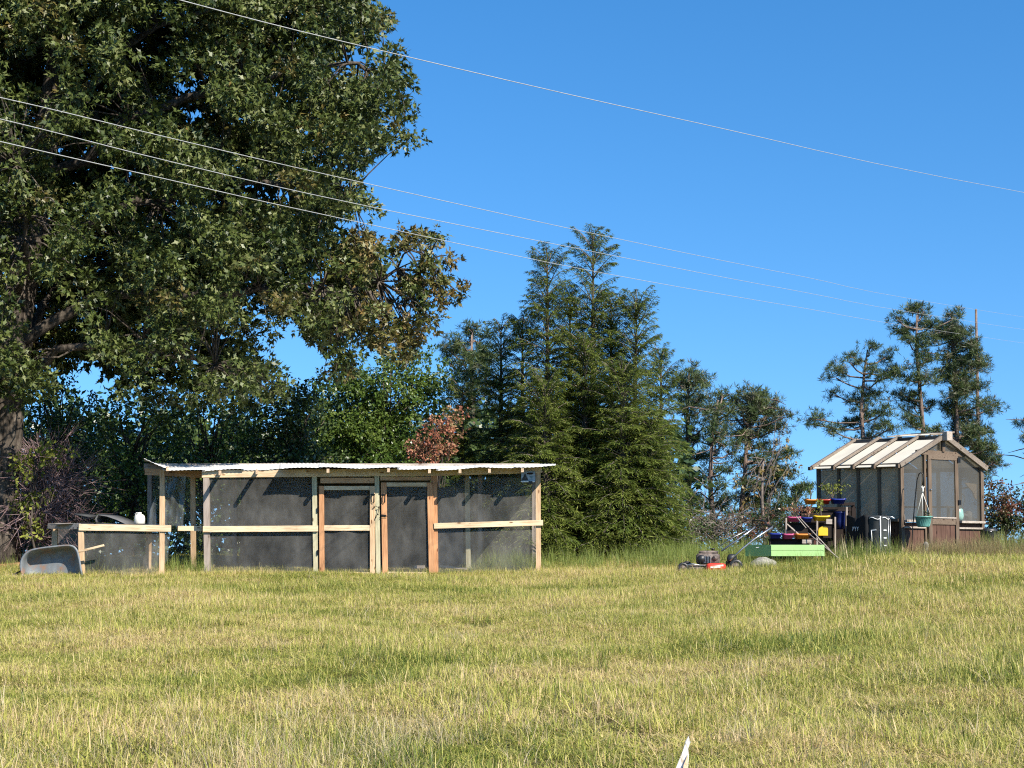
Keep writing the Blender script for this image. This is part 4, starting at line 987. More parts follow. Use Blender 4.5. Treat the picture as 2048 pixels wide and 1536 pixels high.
for a, b in zip(rv[:-1], rv[1:]):
    t = .90
    pane('roof_panel', [(-.08, a + .03, zr(-.08)), (-.08, b - .03, zr(-.08)), (um * t, b - .03, zr(um * t)), (um * t, a + .03, zr(um * t))][::-1], sl_n * .01, None, 'poly')
    MB().prism([G(um * t, a + .03, zr(um * t) + .005), G(um * t, b - .03, zr(um * t) + .005), G(um * .99, b - .03, zr(um * .99)), G(um * .99, a + .03, zr(um * .99))][::-1], sl_n * .012).build('ridge_strip', M['fabric'], gh)
    w_ = lambda u: GW - u
    pane('roof_panel', [(w_(-.08), a + .03, zr(-.08)), (w_(-.08), b - .03, zr(-.08)), (w_(um * .98), b - .03, zr(um * .98)), (w_(um * .98), a + .03, zr(um * .98))], sr_n * .01, None, 'poly')
f0, f1 = .25, 1.35
fl = MB().prism([G(um - .06, f0, ZR + .02), G(um - .06, f1, ZR + .02), G(um + .62, f1, ZR + .10), G(um + .62, f0, ZR + .10)], (0, 0, .012)).build('roof_vent', M['poly'], gh)
for a_, b_ in (((um - .06, f0, ZR + .03), (um + .62, f0, ZR + .115)), ((um - .06, f1, ZR + .03), (um + .62, f1, ZR + .115)), ((um + .62, f0, ZR + .115), (um + .62, f1, ZR + .115))):
    MB().bar(G(*a_), G(*b_), .03, .03, (0, 0, 1)).build('vent_frame', M['rafter_b'], fl)
# inside: shelf, staging, and the things seen through the panes
gb('shelf', (1.75, .25, 2.62), (1.75, GL - .2, 2.62), .45, .03, 'grey_v', tuple(up)); gb('staging_leg', (1.75, .4, zg), (1.75, .4, 2.6), .05, .05, 'grey_v')
gb('staging_leg', (1.75, GL - .3, zg), (1.75, GL - .3, 2.6), .05, .05, 'grey_v'); gb('brace', (.1, GL - .12, 3.0), (GW - .1, GL - .12, 3.0), .12, .03, 'brown_h')
MB().prism([G(GW - .09, .10, 3.08), G(GW - .42, .10, 3.10), G(GW - .30, .10, 3.0), G(GW - .2, .10, 2.93), G(GW - .14, .10, 2.80), G(GW - .09, .10, 2.78)], gv * .03).build('corner_bracket', M['pine_h'], gh)['label'] = 'curved pale wooden bracket behind the right pane'
cj = G(uR + .14, .12, zs + .03)
tag(MB().lathe(cj, [(.0, 0), (.09, 0), (.11, .08), (.10, .2), (.05, .27), (.025, .29), (.03, .34), (0, .35)], 14).build('watering_bottle', plain('pale_green_glaze', (.25, .42, .36), .3), None, cj), 'pale green bottle behind the right greenhouse pane, on the sill', 'bottle')
cj = G(uR + .46, .14, zs + .03)
tag(MB().lathe(cj, [(0, 0), (.07, 0), (.075, .15), (.06, .17), (.03, .19), (0, .19)], 14).build('white_pot', M['white'], None, cj), 'white pot behind the right greenhouse pane, beside the green bottle', 'pot')
cj = G(uR + .3, .11, zs + .03)
tag(MB().tube([cj + gu * -.1, cj + up * .12 - gu * .02, cj + up * .1 + gu * .08, cj + gu * .12 + up * .05], [.05, .04, .03, .015], 8).build('plastic_bag', M['white'], None, cj), 'crumpled white bag on the sill between green bottle and white pot', 'bag')
a_ = G(.12, .2, zg + .1); b_ = G(.42, .13, zs - .02)
tag(MB().tube([G(.34, .14, zs - .5), G(.11, .14, zs + .62)], .018, 8).build('tool_handle', M['white'], None, G(.34, .14, zs - .5)), 'pale tool handle leaning inside the left pane of the greenhouse', 'tool')
tag(MB().lathe(G(.45, .3, ZE + .02), [(.012, .06), (.03, .03), (.035, 0), (.02, -.03), (0, -.035)], 10).build('light_bulb', M['white'], None, G(.45, .3, ZE + .02)), 'unlit bulb hanging at the top of the left greenhouse pane', 'bulb')

# ------------------------------------------------------------------ shepherd hook with hanging basket
YH = 27.75
hk = [GP(1822, YH, -.02), P(1825, 1060, YH), P(1830, 1000, YH), P(1834, 960, YH), P(1838, 948, YH), P(1842, 945, YH), P(1846, 949, YH), P(1846.5, 960, YH), P(1845, 971, YH)]
tag(MB().tube(hk, .011, 7).build('shepherd_hook', M['blackmetal'], None, hk[0]), 'thin black shepherd hook before the greenhouse corner', 'plant hook')
M['basket'] = plain('teal_basket', (0.13, 0.34, 0.29), .45, .4)
bc = P(1847, 1054, YH); kb = empty('hanging_basket', bc, 'teal hanging basket with grooved side on the shepherd hook', 'plant basket')
MB().lathe(bc, [(0, 0), (.105, 0), (.112, .02), (.14, .17), (.165, .175), (.168, .195), (.15, .195), (.13, .175), (0, .15)], 26).build('bowl', M['basket'], kb)
gr_ = MB()
for k in range(26):
    a = 2 * math.pi * k / 26; a2 = a + .35
    gr_.tube([bc + Vector((math.cos(a) * .112, math.sin(a) * .112, .02)), bc + Vector((math.cos((a + a2) / 2) * .128, math.sin((a + a2) / 2) * .128, .09)), bc + Vector((math.cos(a2) * .141, math.sin(a2) * .141, .165))], .004, 4, False)
gr_.build('ribs', M['basket'], kb)
hub = P(1845, 985, YH)
for k in range(3):
    a = 2 * math.pi * k / 3 + .2; MB().tube([bc + Vector((math.cos(a) * .155, math.sin(a) * .155, .19)), hub], .006, 5).build('hanger', M['cream'], kb)
MB().tube([hub, hub + Vector((.01, 0, .05)), P(1845, 970, YH)], [.02, .014, .008], 6).tube([P(1842, 973, YH), P(1846, 978, YH), P(1849, 973, YH)], .008, 5).build('hook', M['cream'], kb)
r = np.random.default_rng(91)


def sprig(name, c, n, hgt, spread, leafm, parent, seed, ls=.06, stems=5, stemm='twig'):
    """a small potted plant: stems and leaves as one part each"""
    r = np.random.default_rng(seed); mb = MB(); tips = []
    for k in range(stems):
        d = Vector((r.normal() * spread, r.normal() * spread, hgt * r.uniform(.7, 1.1))); m_ = c + d * .5 + Vector((r.normal() * .02, 0, .03)); mb.tube([c, m_, c + d], [.007, .005, .003], 4, False)
        tips += [c + d * t for t in (.5, .7, .85, 1.0)]
    mb.build('stem', M[stemm], parent); tips = np.array([tuple(t) for t in tips]); idx = r.integers(0, len(tips), n)
    V, F = place(T_LEAF, tips[idx] + r.normal(size=(n, 3)) * .025, r.normal(size=(n, 3)) + np.array([0, 0, .2]), r.normal(size=(n, 3)) + np.array([0, 0, .8]), ls * r.uniform(.6, 1.2, n))
    np_mesh('leaves', V, F, M[leafm], parent, rnd=r.random(n), tint=np.where(r.random(n) < .2, .6, 0.0))


sprig('x', bc + Vector((.09, 0, .19)), 26, .12, .03, 'leaf_dark', kb, 92, .05, 3)

# ------------------------------------------------------------------ stepped plant stand with coloured planters
ps = empty('plant_stand', GP(1625, 28.2), 'dark wooden stepped stand holding bright coloured planters', 'plant stand')
TI = [(1538, 1625, 1074, 27.6), (1570, 1662, 1042, 28.0), (1600, 1695, 1016, 28.4)]
for (x0, x1, y, Y) in TI:
    MB().bar(P(x0, y + 5, Y + .1), P(x1 + 4, y + 5, Y + .1), .035, .3, (0, 1, 0)).build('shelf', M['darkwood'], ps, bevel=.003)
    MB().prism([P(x0 + 2, y + 3, Y - .02), P(x1 + 3, y + 3, Y - .02), P(x1 + 3, y + 34, Y - .02), P(x0 + 2, y + 34, Y - .02)][::-1], (0, .02, 0)).build('back_board', M['darkwood'], ps)  # dark panel added for the black beneath the pots
MB().prism([P(1600, 1014, 28.68), P(1712, 1014, 28.68), P(1712, 1108, 28.68), P(1600, 1108, 28.68)][::-1], (0, .02, 0)).build('back_board', M['darkwood'], ps)  # extra panel added as a dark mass behind the stand
for (x, yt, yb_, Y, wpx, mt) in ((1572, 1036, 1118, 27.75, 3, 'grey_v'), (1634, 1038, 1118, 27.85, 3.5, 'grey_v'), (1670, 1034, 1118, 27.95, 3.2, 'grey_v'), (1597, 1008, 1118, 28.5, 3, 'grey_v'), (1706, 1005, 1118, 28.55, 6, 'darkwood'), (1540, 1078, 1120, 27.5, 3, 'darkwood'), (1625, 1078, 1120, 27.5, 3, 'darkwood'), (1693, 1014, 1118, 28.2, 4, 'grey_v')):
    bd('leg', (x, yt), (x, yb_), wpx, mt, ps, Y, .05)
bd('side_board', (1683, 1008), (1709, 1008), 6, 'darkwood', ps, 28.5, .05); bd('side_board', (1652, 1043), (1652 + 12, 1043.5), 10, 'grey_h', ps, 27.75, .03); bd('side_board', (1604, 1083), (1624, 1083.5), 8, 'grey_h', ps, 27.35, .03)
bd('brace', (1574, 1048), (1622, 1090), 2.5, 'grey_h', ps, 27.5, .02); bd('brace', (1636, 1100), (1640, 1062), 3, 'darkwood', ps, 27.9, .03)
PC = {'orange': (.66, .22, .03), 'red': (.34, .03, .015), 'blue': (.008, .022, .20), 'pink': (.46, .07, .17), 'yellow': (.78, .48, .02), 'navy': (.006, .014, .09)}
for k_, c_ in PC.items(): M['p_' + k_] = plain('planter_' + k_, c_, .35, .5, 0, .15)


def planter(x0, x1, yt, Y, col, label, h=.10, seed=0, body=True):
    """flared trough planter with a spout lip at the front"""
    a = P(x0, yt, Y); b = P(x1, yt, Y); wd = (b - a).length; cx = (a + b) / 2; root = empty('planter', cx - Vector((0, 0, h)), label, 'planter', 'coloured planters on the stepped stand')
    def rr(wf, df, z, lip=0):
        out_ = []; n = 28
        for k in range(n):
            t = 2 * math.pi * k / n; c_, s_ = math.cos(t), math.sin(t); ex = .42
            x = math.copysign(abs(c_) ** ex, c_) * wd / 2 * wf; y = math.copysign(abs(s_) ** ex, s_) * .14 * df
            zz = z - lip * max(0, -s_) ** 3 * math.cos(t * 2 + math.pi) * .5
            out_.append(cx + Vector((x, y + .02, zz)))
        return out_
    MB().loft([rr(.72, .75, -h), rr(.88, .92, -.035), rr(1.0, 1.05, -.03, .02), rr(1.0, 1.05, 0, .02), rr(.95, .98, 0, .02), rr(.86, .9, -.035)], True, True, True).build('tray', M['p_' + col], root)
    MB().loft([rr(.86, .9, -.03), rr(.3, .3, -.025), rr(.02, .02, -.02)], True).build('soil', M['bark'], root)
    return root, cx


spots = [(1609, 1634, 998, 28.3, 'orange', 'orange planter at the left of the top shelf'), (1636, 1660, 998, 28.3, 'red', 'red planter in the middle of the top shelf'), (1661, 1691, 997, 28.3, 'blue', 'blue planter at the right of the top shelf, bushy plant in it'),
         (1573, 1601, 1033, 27.9, 'pink', 'pink planter at the left of the middle shelf, sticks on it'), (1602, 1624, 1034, 27.9, 'blue', 'small blue planter on the middle shelf between pink and yellow'), (1625, 1659, 1031, 27.9, 'yellow', 'yellow planter at the right of the middle shelf, branching seedling in it'),
         (1537, 1563, 1066, 27.5, 'blue', 'blue planter at the left of the lowest shelf'), (1564, 1587, 1067, 27.5, 'pink', 'pink planter in the middle of the lowest shelf'), (1589, 1620, 1067, 27.5, 'orange', 'orange planter at the right of the lowest shelf')]
for i, (x0, x1, y, Y, col, lab) in enumerate(spots):
    root, cx = planter(x0, x1, y, Y, col, lab)
    if i == 2: sprig('x', cx + Vector((-.1, 0, 0)), 190, .26, .17, 'leaf_yellow', root, 100, .055, 9)
    elif i == 0: sprig('x', cx + Vector((0, .03, 0)), 60, .22, .06, 'leaf_mid', root, 101, .05, 3)
    elif i == 5: sprig('x', cx + Vector((.0, 0, -.03)), 95, .28, .09, 'leaf_yellow', root, 102, .05, 4)
    elif i == 3: sprig('x', cx + Vector((.05, .05, 0)), 80, .22, .08, 'leaf_orange', root, 103, .05, 4)
    elif i == 4: sprig('x', cx + Vector((.05, .05, 0)), 90, .18, .11, 'leaf_orange', root, 104, .055, 4)
q = [P(1637, 1071, 27.8), P(1656, 1071, 27.8), P(1656, 1058, 27.8), P(1654, 1054, 27.8), P(1650, 1052.5, 27.8), P(1644, 1053, 27.8), P(1639, 1056, 27.8), P(1637, 1060, 27.8)]
tag(MB().prism(q, (0, .12, 0)).build('yellow_tub', M['p_yellow'], None, q[0]), 'bright yellow arched panel under the yellow planter', 'tub')  # solid rounded panel below the yellow planter
bp_ = P(1680, 1048, 28.35)
tag(MB().lathe(bp_, [(0, -.1), (.085, -.1), (.09, .05), (.095, .2), (.105, .21), (.105, .23), (.09, .23), (.085, .2), (0, .2)], 20).build('blue_bucket', M['p_navy'], None, bp_), 'dark blue bucket on the stand under the top blue planter', 'bucket')
qd = [GP(1590, 28.6, .3), P(1602, 1012, 28.62)]
tag(MB().prism([P(1606, 1020, 28.6), P(1652, 1020, 28.6), P(1652, 1100, 28.6), P(1606, 1100, 28.6)][::-1], (0, .03, 0)).build('red_board', plain('dark_red', (.07, .018, .01), .6), None, P(1630, 1018, 28.6)), 'dark red board standing behind the middle shelf', 'board')
# loose poles leaning on the stand
for (a, b, Ya, Yb_, wpx, lab) in (((1592, 1032), (1612, 1056), 27.5, 27.3, 2.3, 'short white pole lying across the pink planter'), ((1598, 1034), (1686, 1128), 27.5, 26.9, 2.6, 'long pale pole leaning from the pink planter to the grass'), ((1616, 1066), (1684, 1122), 27.3, 26.8, 2.2, 'pale pole sliding down beside the green box, upper one'), ((1622, 1060), (1640, 1080), 27.4, 27.2, 2.2, 'short pole stub resting beside the lowest orange planter'),):
    A = P(*a, Ya); B = P(*b, Yb_); tag(MB().tube([A, B], wpx * 27 / FPX / 2.4, 7).build('pole', M['grey_h'], None, A), lab, 'pole', 'loose poles on the plant stand')

# green planter box
YG = 27.0; gxb = empty('green_planter_box', GP(1580, 27.2), 'long bright green planter box before the stepped stand', 'planter box')
M['lime'] = plain('lime_paint', (0.36, 0.58, 0.22), .5, .3, 0, .14, 5)
a0 = P(1542, 1101, YG); a1 = P(1648, 1101, YG); off = Vector((-.36, .62, 0)); hb_ = 23 * YG / FPX
for k in range(2):
    zc = (-.25 if k == 0 else .25) * hb_
    MB().bar(a0 + up * zc, a1 + up * zc, hb_ / 2 - .004, .02).build('front_board', M['lime'], gxb, bevel=.003)
MB().bar(a0 + Vector((0, .01, 0)), a0 + off + Vector((0, .01, 0)), hb_, .02, tuple(Vector((off.y, -off.x, 0)).normalized())).build('end_board', M['lime'], gxb)
MB().bar(a1, a1 + off, hb_, .02, tuple(Vector((off.y, -off.x, 0)).normalized())).build('end_board', M['lime'], gxb); MB().bar(a0 + off, a1 + off, hb_, .02).build('back_board', M['lime'], gxb)
for p_ in (a0 + Vector((.03, .03, 0)), a1 + Vector((-.03, .03, 0)), a0 + off + Vector((.05, -.02, 0)), a1 + off):
    MB().bar(Vector((p_.x, p_.y, g(p_.x, p_.y) - .02)), p_ + up * .08, .035, .035).build('leg', M['darkwood'], gxb)
MB().bar(P(1512, 1095, 27.3), P(1525, 1095, 27.25), .012, .012).build('edge_clip', M['white'], gxb)
qs = [a0 + Vector((.02, .02, .05)), a1 + Vector((-.02, .02, .05)), a1 + off + up * .05, a0 + off + up * .05]
MB().prism(qs, (0, 0, .02)).build('soil', M['bark'], gxb)

# pale stone in the grass
r = np.random.default_rng(8); c = P(1525, 1129, 26.7); mb = MB(); n, mm = 22, 12; vs = []
for i in range(mm + 1):
    th = math.pi * i / mm
    for k in range(n):
        ph = 2 * math.pi * k / n; q = 1 + .08 * math.sin(3 * ph + 2 * th) + .05 * math.sin(5 * ph - 3 * th)
        vs.append(c + Vector((.24 * math.sin(th) * math.cos(ph) * q, .17 * math.sin(th) * math.sin(ph) * q, .14 * math.cos(th) * q - .02)))
mb.raw(vs, [(i * n + k, (i + 1) * n + k, (i + 1) * n + (k + 1) % n, i * n + (k + 1) % n) for i in range(mm) for k in range(n)], True)
tag(mb.build('boulder', M['stone'], None, c), 'rounded pale boulder in the grass below the green box', 'boulder')

# ------------------------------------------------------------------ lawn mower
YM = 26.6; mw = empty('lawn_mower', GP(1405, YM), 'old push mower with red deck corner and chrome handle bars in tall grass', 'lawn mower')
M['mred'] = plain('red_paint', (.62, .05, .025), .35, .5, 0, .3, 8); M['engine'] = mottled('grimy_engine', (.03, .025, .022), (.20, .15, .12), (18, 18, 18), .6, 6, .4)
dk = MB()
def dring(x0, x1, y, ya, yb_, n=24):
    out_ = []
    for k in range(n):
        t = 2 * math.pi * k / n; c_, s_ = math.cos(t), math.sin(t); x = (x0 + x1) / 2 + math.copysign(abs(c_) ** .6, c_) * (x1 - x0) / 2
        Y = (ya + yb_) / 2 + math.copysign(abs(s_) ** .6, s_) * (yb_ - ya) / 2; out_.append(P(x, y, Y))
    return out_
dk.loft([dring(1368, 1446, 1145, YM - .25, YM + .28), dring(1368, 1446, 1134, YM - .25, YM + .28), dring(1374, 1440, 1129, YM - .2, YM + .23), dring(1400, 1430, 1127, YM - .08, YM + .1)], True, False, True)
dk.build('deck', M['engine'], mw)
def lobe(x0, x1, yt, yb_, Y, dd, mat, name, e=.5):
    ring = lambda s, Yq: [P((x0 + x1) / 2 + math.copysign(abs(math.cos(t)) ** e, math.cos(t)) * (x1 - x0) / 2 * s, (yt + yb_) / 2 + math.copysign(abs(math.sin(t)) ** e, math.sin(t)) * (yb_ - yt) / 2 * s, Yq) for t in np.linspace(0, 2 * math.pi, 24, endpoint=False)]
    return MB().loft([ring(.8, Y - dd / 2), ring(1, Y - dd / 2 + .04), ring(1, Y + dd / 2)], True, True, True).build(name, M[mat], mw)
lobe(1412, 1452, 1126, 1144, YM - .28, .22, 'mred', 'deck_shroud')['label'] = 'faded red front shroud'
MB().bar(P(1421, 1134.5, YM - .395), P(1441, 1134, YM - .395), .026, .004).build('badge', M['cream'], mw)
lobe(1392, 1440, 1106, 1129, YM, .36, 'engine', 'engine_block', .4); lobe(1397, 1437, 1101, 1108, YM, .3, 'engine', 'engine_cover', .6)
MB().lathe(P(1403, 1118, YM - .2), [(.07, .06), (.075, 0), (.06, -.03), (0, -.035)], 18, (0, 1, 0)).build('air_filter', M['black'], mw); MB().lathe(P(1430, 1116, YM - .17), [(0, .03), (.05, .03), (.055, 0), (.04, -.04), (0, -.05)], 16, (0, 1, 0)).build('fuel_tank', M['engine'], mw)
MB().lathe(P(1425, 1099, YM), [(.02, -.05), (.02, .0), (.045, 0), (.045, .02), (0, .022)], 14).build('fuel_cap', M['black'], mw)
for k in range(5): MB().bar(P(1408 + k * 3, 1112, YM - .2), P(1408 + k * 3, 1126, YM - .2), .006, .05).build('cooling_fin', M['metal'], mw)


def wheel(px, py, Y, rad, parent):
    c = P(px, py, Y); t = MB().lathe(c, [(rad * .66, -.03), (rad * .95, -.035), (rad, -.02), (rad, .02), (rad * .95, .035), (rad * .66, .03)], 26, (0, 1, 0)).build('wheel', M['black'], parent)
    MB().lathe(c, [(0, -.03), (rad * .25, -.034), (rad * .3, -.02), (rad * .62, -.015), (rad * .68, -.03)], 20, (0, 1, 0)).build('hub', M['engine'], t)
    tr_ = MB()
    for k in range(24): a = 2 * math.pi * k / 24; tr_.box(c + Vector((math.cos(a) * rad, 0, math.sin(a) * rad)), (.012, .06, .012))
    tr_.build('tread', M['black'], t)


wheel(1366, 1136, YM - .26, .095, mw); wheel(1374, 1133, YM + .3, .095, mw); wheel(1472, 1132, YM - .26, .115, mw); wheel(1464, 1129, YM + .3, .115, mw)
MB().tube([P(1366, 1131, YM - .26), P(1385, 1128, YM - .26), P(1410, 1132, YM - .26)], .012, 6).build('height_lever', M['metal'], mw)
lobe(1454, 1474, 1108, 1128, YM + .05, .3, 'black', 'rear_flap', .7)
MB().tube([P(1443, 1102, YM + .35), P(1485, 1073, YM + .45), P(1512, 1053, YM + .5)], .016, 8).build('handle_bar', M['metal'], mw)
MB().tube([P(1460, 1122, YM - .3), P(1484, 1098, YM - .3), P(1510, 1077, YM - .25), P(1545, 1054, YM - .2)], .016, 8).build('handle_bar', M['metal'], mw)
MB().tube([P(1438, 1093, YM + .35), P(1470, 1073, YM + .42), P(1495, 1060, YM + .45)], .008, 6).build('cable', M['metal'], mw)
MB().tube([P(1512, 1053, YM + .5), P(1530, 1050, YM + .2), P(1545, 1054, YM - .2)], .016, 8).build('grip', M['black'], mw)
MB().tube([P(1504, 1058, YM + .5), P(1505, 1042, YM + .45), P(1520, 1040.5, YM + .1), P(1532, 1043, YM - .1), P(1533, 1052, YM - .1)], .012, 8).build('control_bail', M['black'], mw)

# ------------------------------------------------------------------ black fabric bin and strapped compost bag
YK = 27.5; b0 = P(1732, 1033, YK); bl = P(1694, 1030, YK + .45)
zb = g(b0.x, YK) - .02
bn_ = empty('fabric_bin', Vector((bl.x, bl.y, zb)), 'square black fabric bin lettered on its shaded side', 'bin')
dirl = (bl - b0); dirl.z = 0; L_ = dirl.length; dl = dirl.normalized(); nrm = Vector((dl.y, -dl.x, 0)); nrm = nrm if nrm.y < 0 else -nrm
def bring(z, s=0): c4 = [b0, bl, bl - nrm * .5, b0 - nrm * .5]; return c4
V = []; nseg = 14; path = []
cor = [Vector((b0.x, b0.y, 0)), Vector((bl.x, bl.y, 0)), Vector((bl.x, bl.y, 0)) - nrm * .5, Vector((b0.x, b0.y, 0)) - nrm * .5]
for i in range(4):
    for k in range(nseg): path.append((cor[i] * (1 - k / nseg) + cor[(i + 1) % 4] * (k / nseg), i + k / nseg))
rings = []
for zt in (zb, zb + .3, zb + .6, b0.z - .02, 'top'):
    ring = []
    for p_, u_ in path:
        z = zt if zt != 'top' else b0.z + .03 * math.cos(u_ * 2 * math.pi * 1.0 + .4) + .01 * math.sin(u_ * 9)
        w_ = .008 * math.sin(u_ * 7 + (z if isinstance(z, float) else 0) * 5); ring.append(Vector((p_.x, p_.y + w_, z)))
    rings.append(ring)
ob = MB().loft(rings, True, True, False).build('bag', M['fabric'], bn_); s_ = ob.modifiers.new('s', 'SOLIDIFY'); s_.thickness = .012
for i, c_ in enumerate(cor): MB().tube([Vector((c_.x, c_.y, zb)), Vector((c_.x, c_.y, b0.z + .02))], .010, 6).build('corner_piping', M['greyfabric'], bn_)
cu = bpy.data.curves.new('t', 'FONT'); cu.body = 'PYY'; cu.size = .115; cu.extrude = .0015; cu.align_x = 'CENTER'; cu.space_character = 1.15
to = bpy.data.objects.new('t', cu); COL.objects.link(to); bpy.context.view_layer.update(); me = bpy.data.meshes.new_from_object(to); bpy.data.objects.remove(to)
lc = b0.lerp(bl, .48); lx = -dl; ax_ = (lx, Vector((0, 0, 1)), nrm)
vs = [tuple(Vector((lc.x, lc.y, P(1712, 1062, YK + .2).z)) + lx * v.co.x * .8 + up * v.co.y + nrm * (.034 + v.co.z)) for v in me.vertices]
mt = MB(); mt.raw(vs, [tuple(p.vertices) for p in me.polygons]); mt.build('lettering', M['metal'] if False else plain('grey_print', (.75, .75, .75), .6), bn_)

cb = P(1757, 1034, YK + .1); zb2 = g(cb.x, cb.y) - .02; hb2 = cb.z - zb2
cp = empty('compost_bag', Vector((cb.x, cb.y, zb2)), 'round black compost bag with a white strap and white rungs', 'compost bag')
RB = .215
mb = MB(); mb.lathe(Vector((cb.x, cb.y, zb2)), [(0, 0), (RB * .95, 0), (RB, .05), (RB * .98, hb2 * .33), (RB, hb2 * .36), (RB * .98, hb2 * .66), (RB, hb2 * .69), (RB * .98, hb2 - .02), (RB * 1.02, hb2), (RB * .9, hb2 + .015), (0, hb2 + .03)], 30).build('bag', M['greyfabric'], cp)


def on(a, z, o_=.006): return Vector((cb.x + math.cos(a) * (RB + o_), cb.y + math.sin(a) * (RB + o_), zb2 + z))


a1_ = -math.pi / 2 - .1
MB().tube([on(a1_, hb2 * .0 + .05), on(a1_, hb2 * .5), on(a1_, hb2 + .005)], .011, 6).build('strap', M['white'], cp)
for k in range(5): MB().bar(on(a1_ + .26, hb2 * (.70 - .17 * k)), on(a1_ + .52, hb2 * (.70 - .17 * k)), .022, .01).build('rung', M['white'], cp)
MB().bar(on(a1_ - .8, hb2 * .70), on(a1_ - .35, hb2 * .71), .018, .01).tube([on(a1_ - .78, hb2 * .7), on(a1_ - .72, hb2 * .45)], .007, 5).build('side_pocket', M['white'], cp)
for s_a, s_b in ((-1.0, .0), (.15, .9)): MB().tube([on(a1_ + s_a + (s_b - s_a) * t, hb2 - .03 + .02 * math.sin(t * 6)) for t in np.linspace(0, 1, 6)], .008, 5).build('top_tape', M['white'], cp)
MB().tube([on(a1_ + .95, hb2 - .01), on(a1_ + 1.0, hb2 + .0, .05), on(a1_ + 1.1, hb2 - .03, .08)], .01, 5).build('handle_loop', M['white'], cp)
MB().tube([on(a1_ + .75, t * hb2) for t in (.1, .5, 1)], .006, 5).tube([on(a1_ + 1.05, t * hb2) for t in (.1, .5, 1)], .006, 5).build('piping', M['metal'], cp)

# small pale garden figure by the greenhouse, bin beyond its right corner, slab, stake
fc = GP(1852, 27.4); mb = MB(); zt = P(1852, 1083, 27.4).z
hh = zt - fc.z
mb.lathe(fc, [(.07, 0), (.075, .05), (.055, hh * .35), (.045, hh * .55), (.03, hh * .62), (.045, hh * .7), (.052, hh * .82), (.03, hh * .95), (0, hh)], 16)
tag(mb.build('garden_figure', M['stone'], None, fc), 'small pale garden figurine in the weeds under the teal basket', 'figurine')
ub = Vector((P(1976, 1050, 29.3).x, 29.3, 0)); ub.z = g(ub.x, ub.y); bt = P(1976, 1058, 29.3).z
bk = empty('black_bin', ub, 'black lidded bin half hidden behind the right corner of the greenhouse', 'bin')
MB().lathe(ub, [(0, 0), (.13, 0), (.155, bt - ub.z - .04), (.17, bt - ub.z - .03)], 20).build('body', M['greyfabric'], bk); MB().lathe(ub, [(.175, bt - ub.z - .05), (.178, bt - ub.z - .01), (.12, bt - ub.z + .015), (0, bt - ub.z + .02)], 20).build('lid', M['black'], bk)
MB().tube([ub + Vector((-.12, -.1, bt - ub.z)), ub + Vector((0, -.17, bt - ub.z - .06)), ub + Vector((.12, -.1, bt - ub.z))], .01, 6).build('handle', M['metal'], bk)
s0 = P(2006, 1128, 26.9); s1 = P(2120, 1126, 26.9); zt = s0.z
MB_ = MB().prism([P(2004, 1119.5, 27.0), P(2140, 1118.5, 27.0), P(2140, 1118.5, 27.0) - up * .2, P(2004, 1119.5, 27.0) - up * .2][::-1], (.1, .6, .0))
tag(MB_.build('concrete_slab', M['concrete'], None, P(2004, 1119.5, 27.0), bevel=.012), 'low concrete slab edge at the right rim of the field', 'slab')
MB_ = MB().prism([P(1880, 1120, 27.2), P(2000, 1121.5, 27.2), P(2000, 1121.5, 27.2) - up * .12, P(1880, 1120, 27.2) - up * .12][::-1], (.02, .12, .0))
tag(MB_.build('timber_edging', M['grey_h'], None, P(1880, 1120, 27.2), bevel=.008), 'half buried timber edging left of the concrete slab', 'timber')
# splintered white board in the foreground
sr = 7.4; q = [P(1377, 1472, sr + .35), P(1381, 1484, sr + .32), P(1376, 1498, sr + .3), P(1378, 1510, sr + .25), P(1372, 1600, sr - .1), P(1330, 1600, sr - .1), P(1352, 1536, sr + .12), P(1366, 1500, sr + .25), P(1371, 1482, sr + .32)]
st = empty('splintered_board', q[4], 'broken white board with a sharp splintered tip, near the bottom edge', 'board')
MB().prism(q, (.0, .03, -.015)).build('board', mottled('chipped_white_paint', (.30, .24, .17), (.56, .54, .50), (26, 26, 9), .6, 6, .2, .3, 0, None, .36, .5), st)
MB().prism([P(1376.5, 1506, sr + .25), P(1376, 1530, sr + .13), P(1371, 1600, sr - .11), P(1358, 1600, sr - .11), P(1367, 1530, sr + .13)], (0, -.005, .0)).build('bare_wood', M['pine_v'], st)

# ------------------------------------------------------------------ utility pole and wires
pt = P(1952, 618, 61.5); pb = Vector((pt.x - .02, 61.5, g(pt.x, 61.5) - .3)); up_ = empty('utility_pole', pb, 'thin utility pole tip standing over the right pines', 'utility pole')
MB().tube([pb, pb.lerp(pt, .5), pt], [.12, .08, .045], 10).build('shaft', M['bark2'], up_)
def wd(px, y0=13.0, y1=61.2, x1=1952.0):  # depth along a wire that nears the camera to the left
    return 1 / (1 / y0 + (1 / y1 - 1 / y0) * px / x1)


def wire(pp, **k): return [(a, b, wd(a, **k)) for a, b in pp]


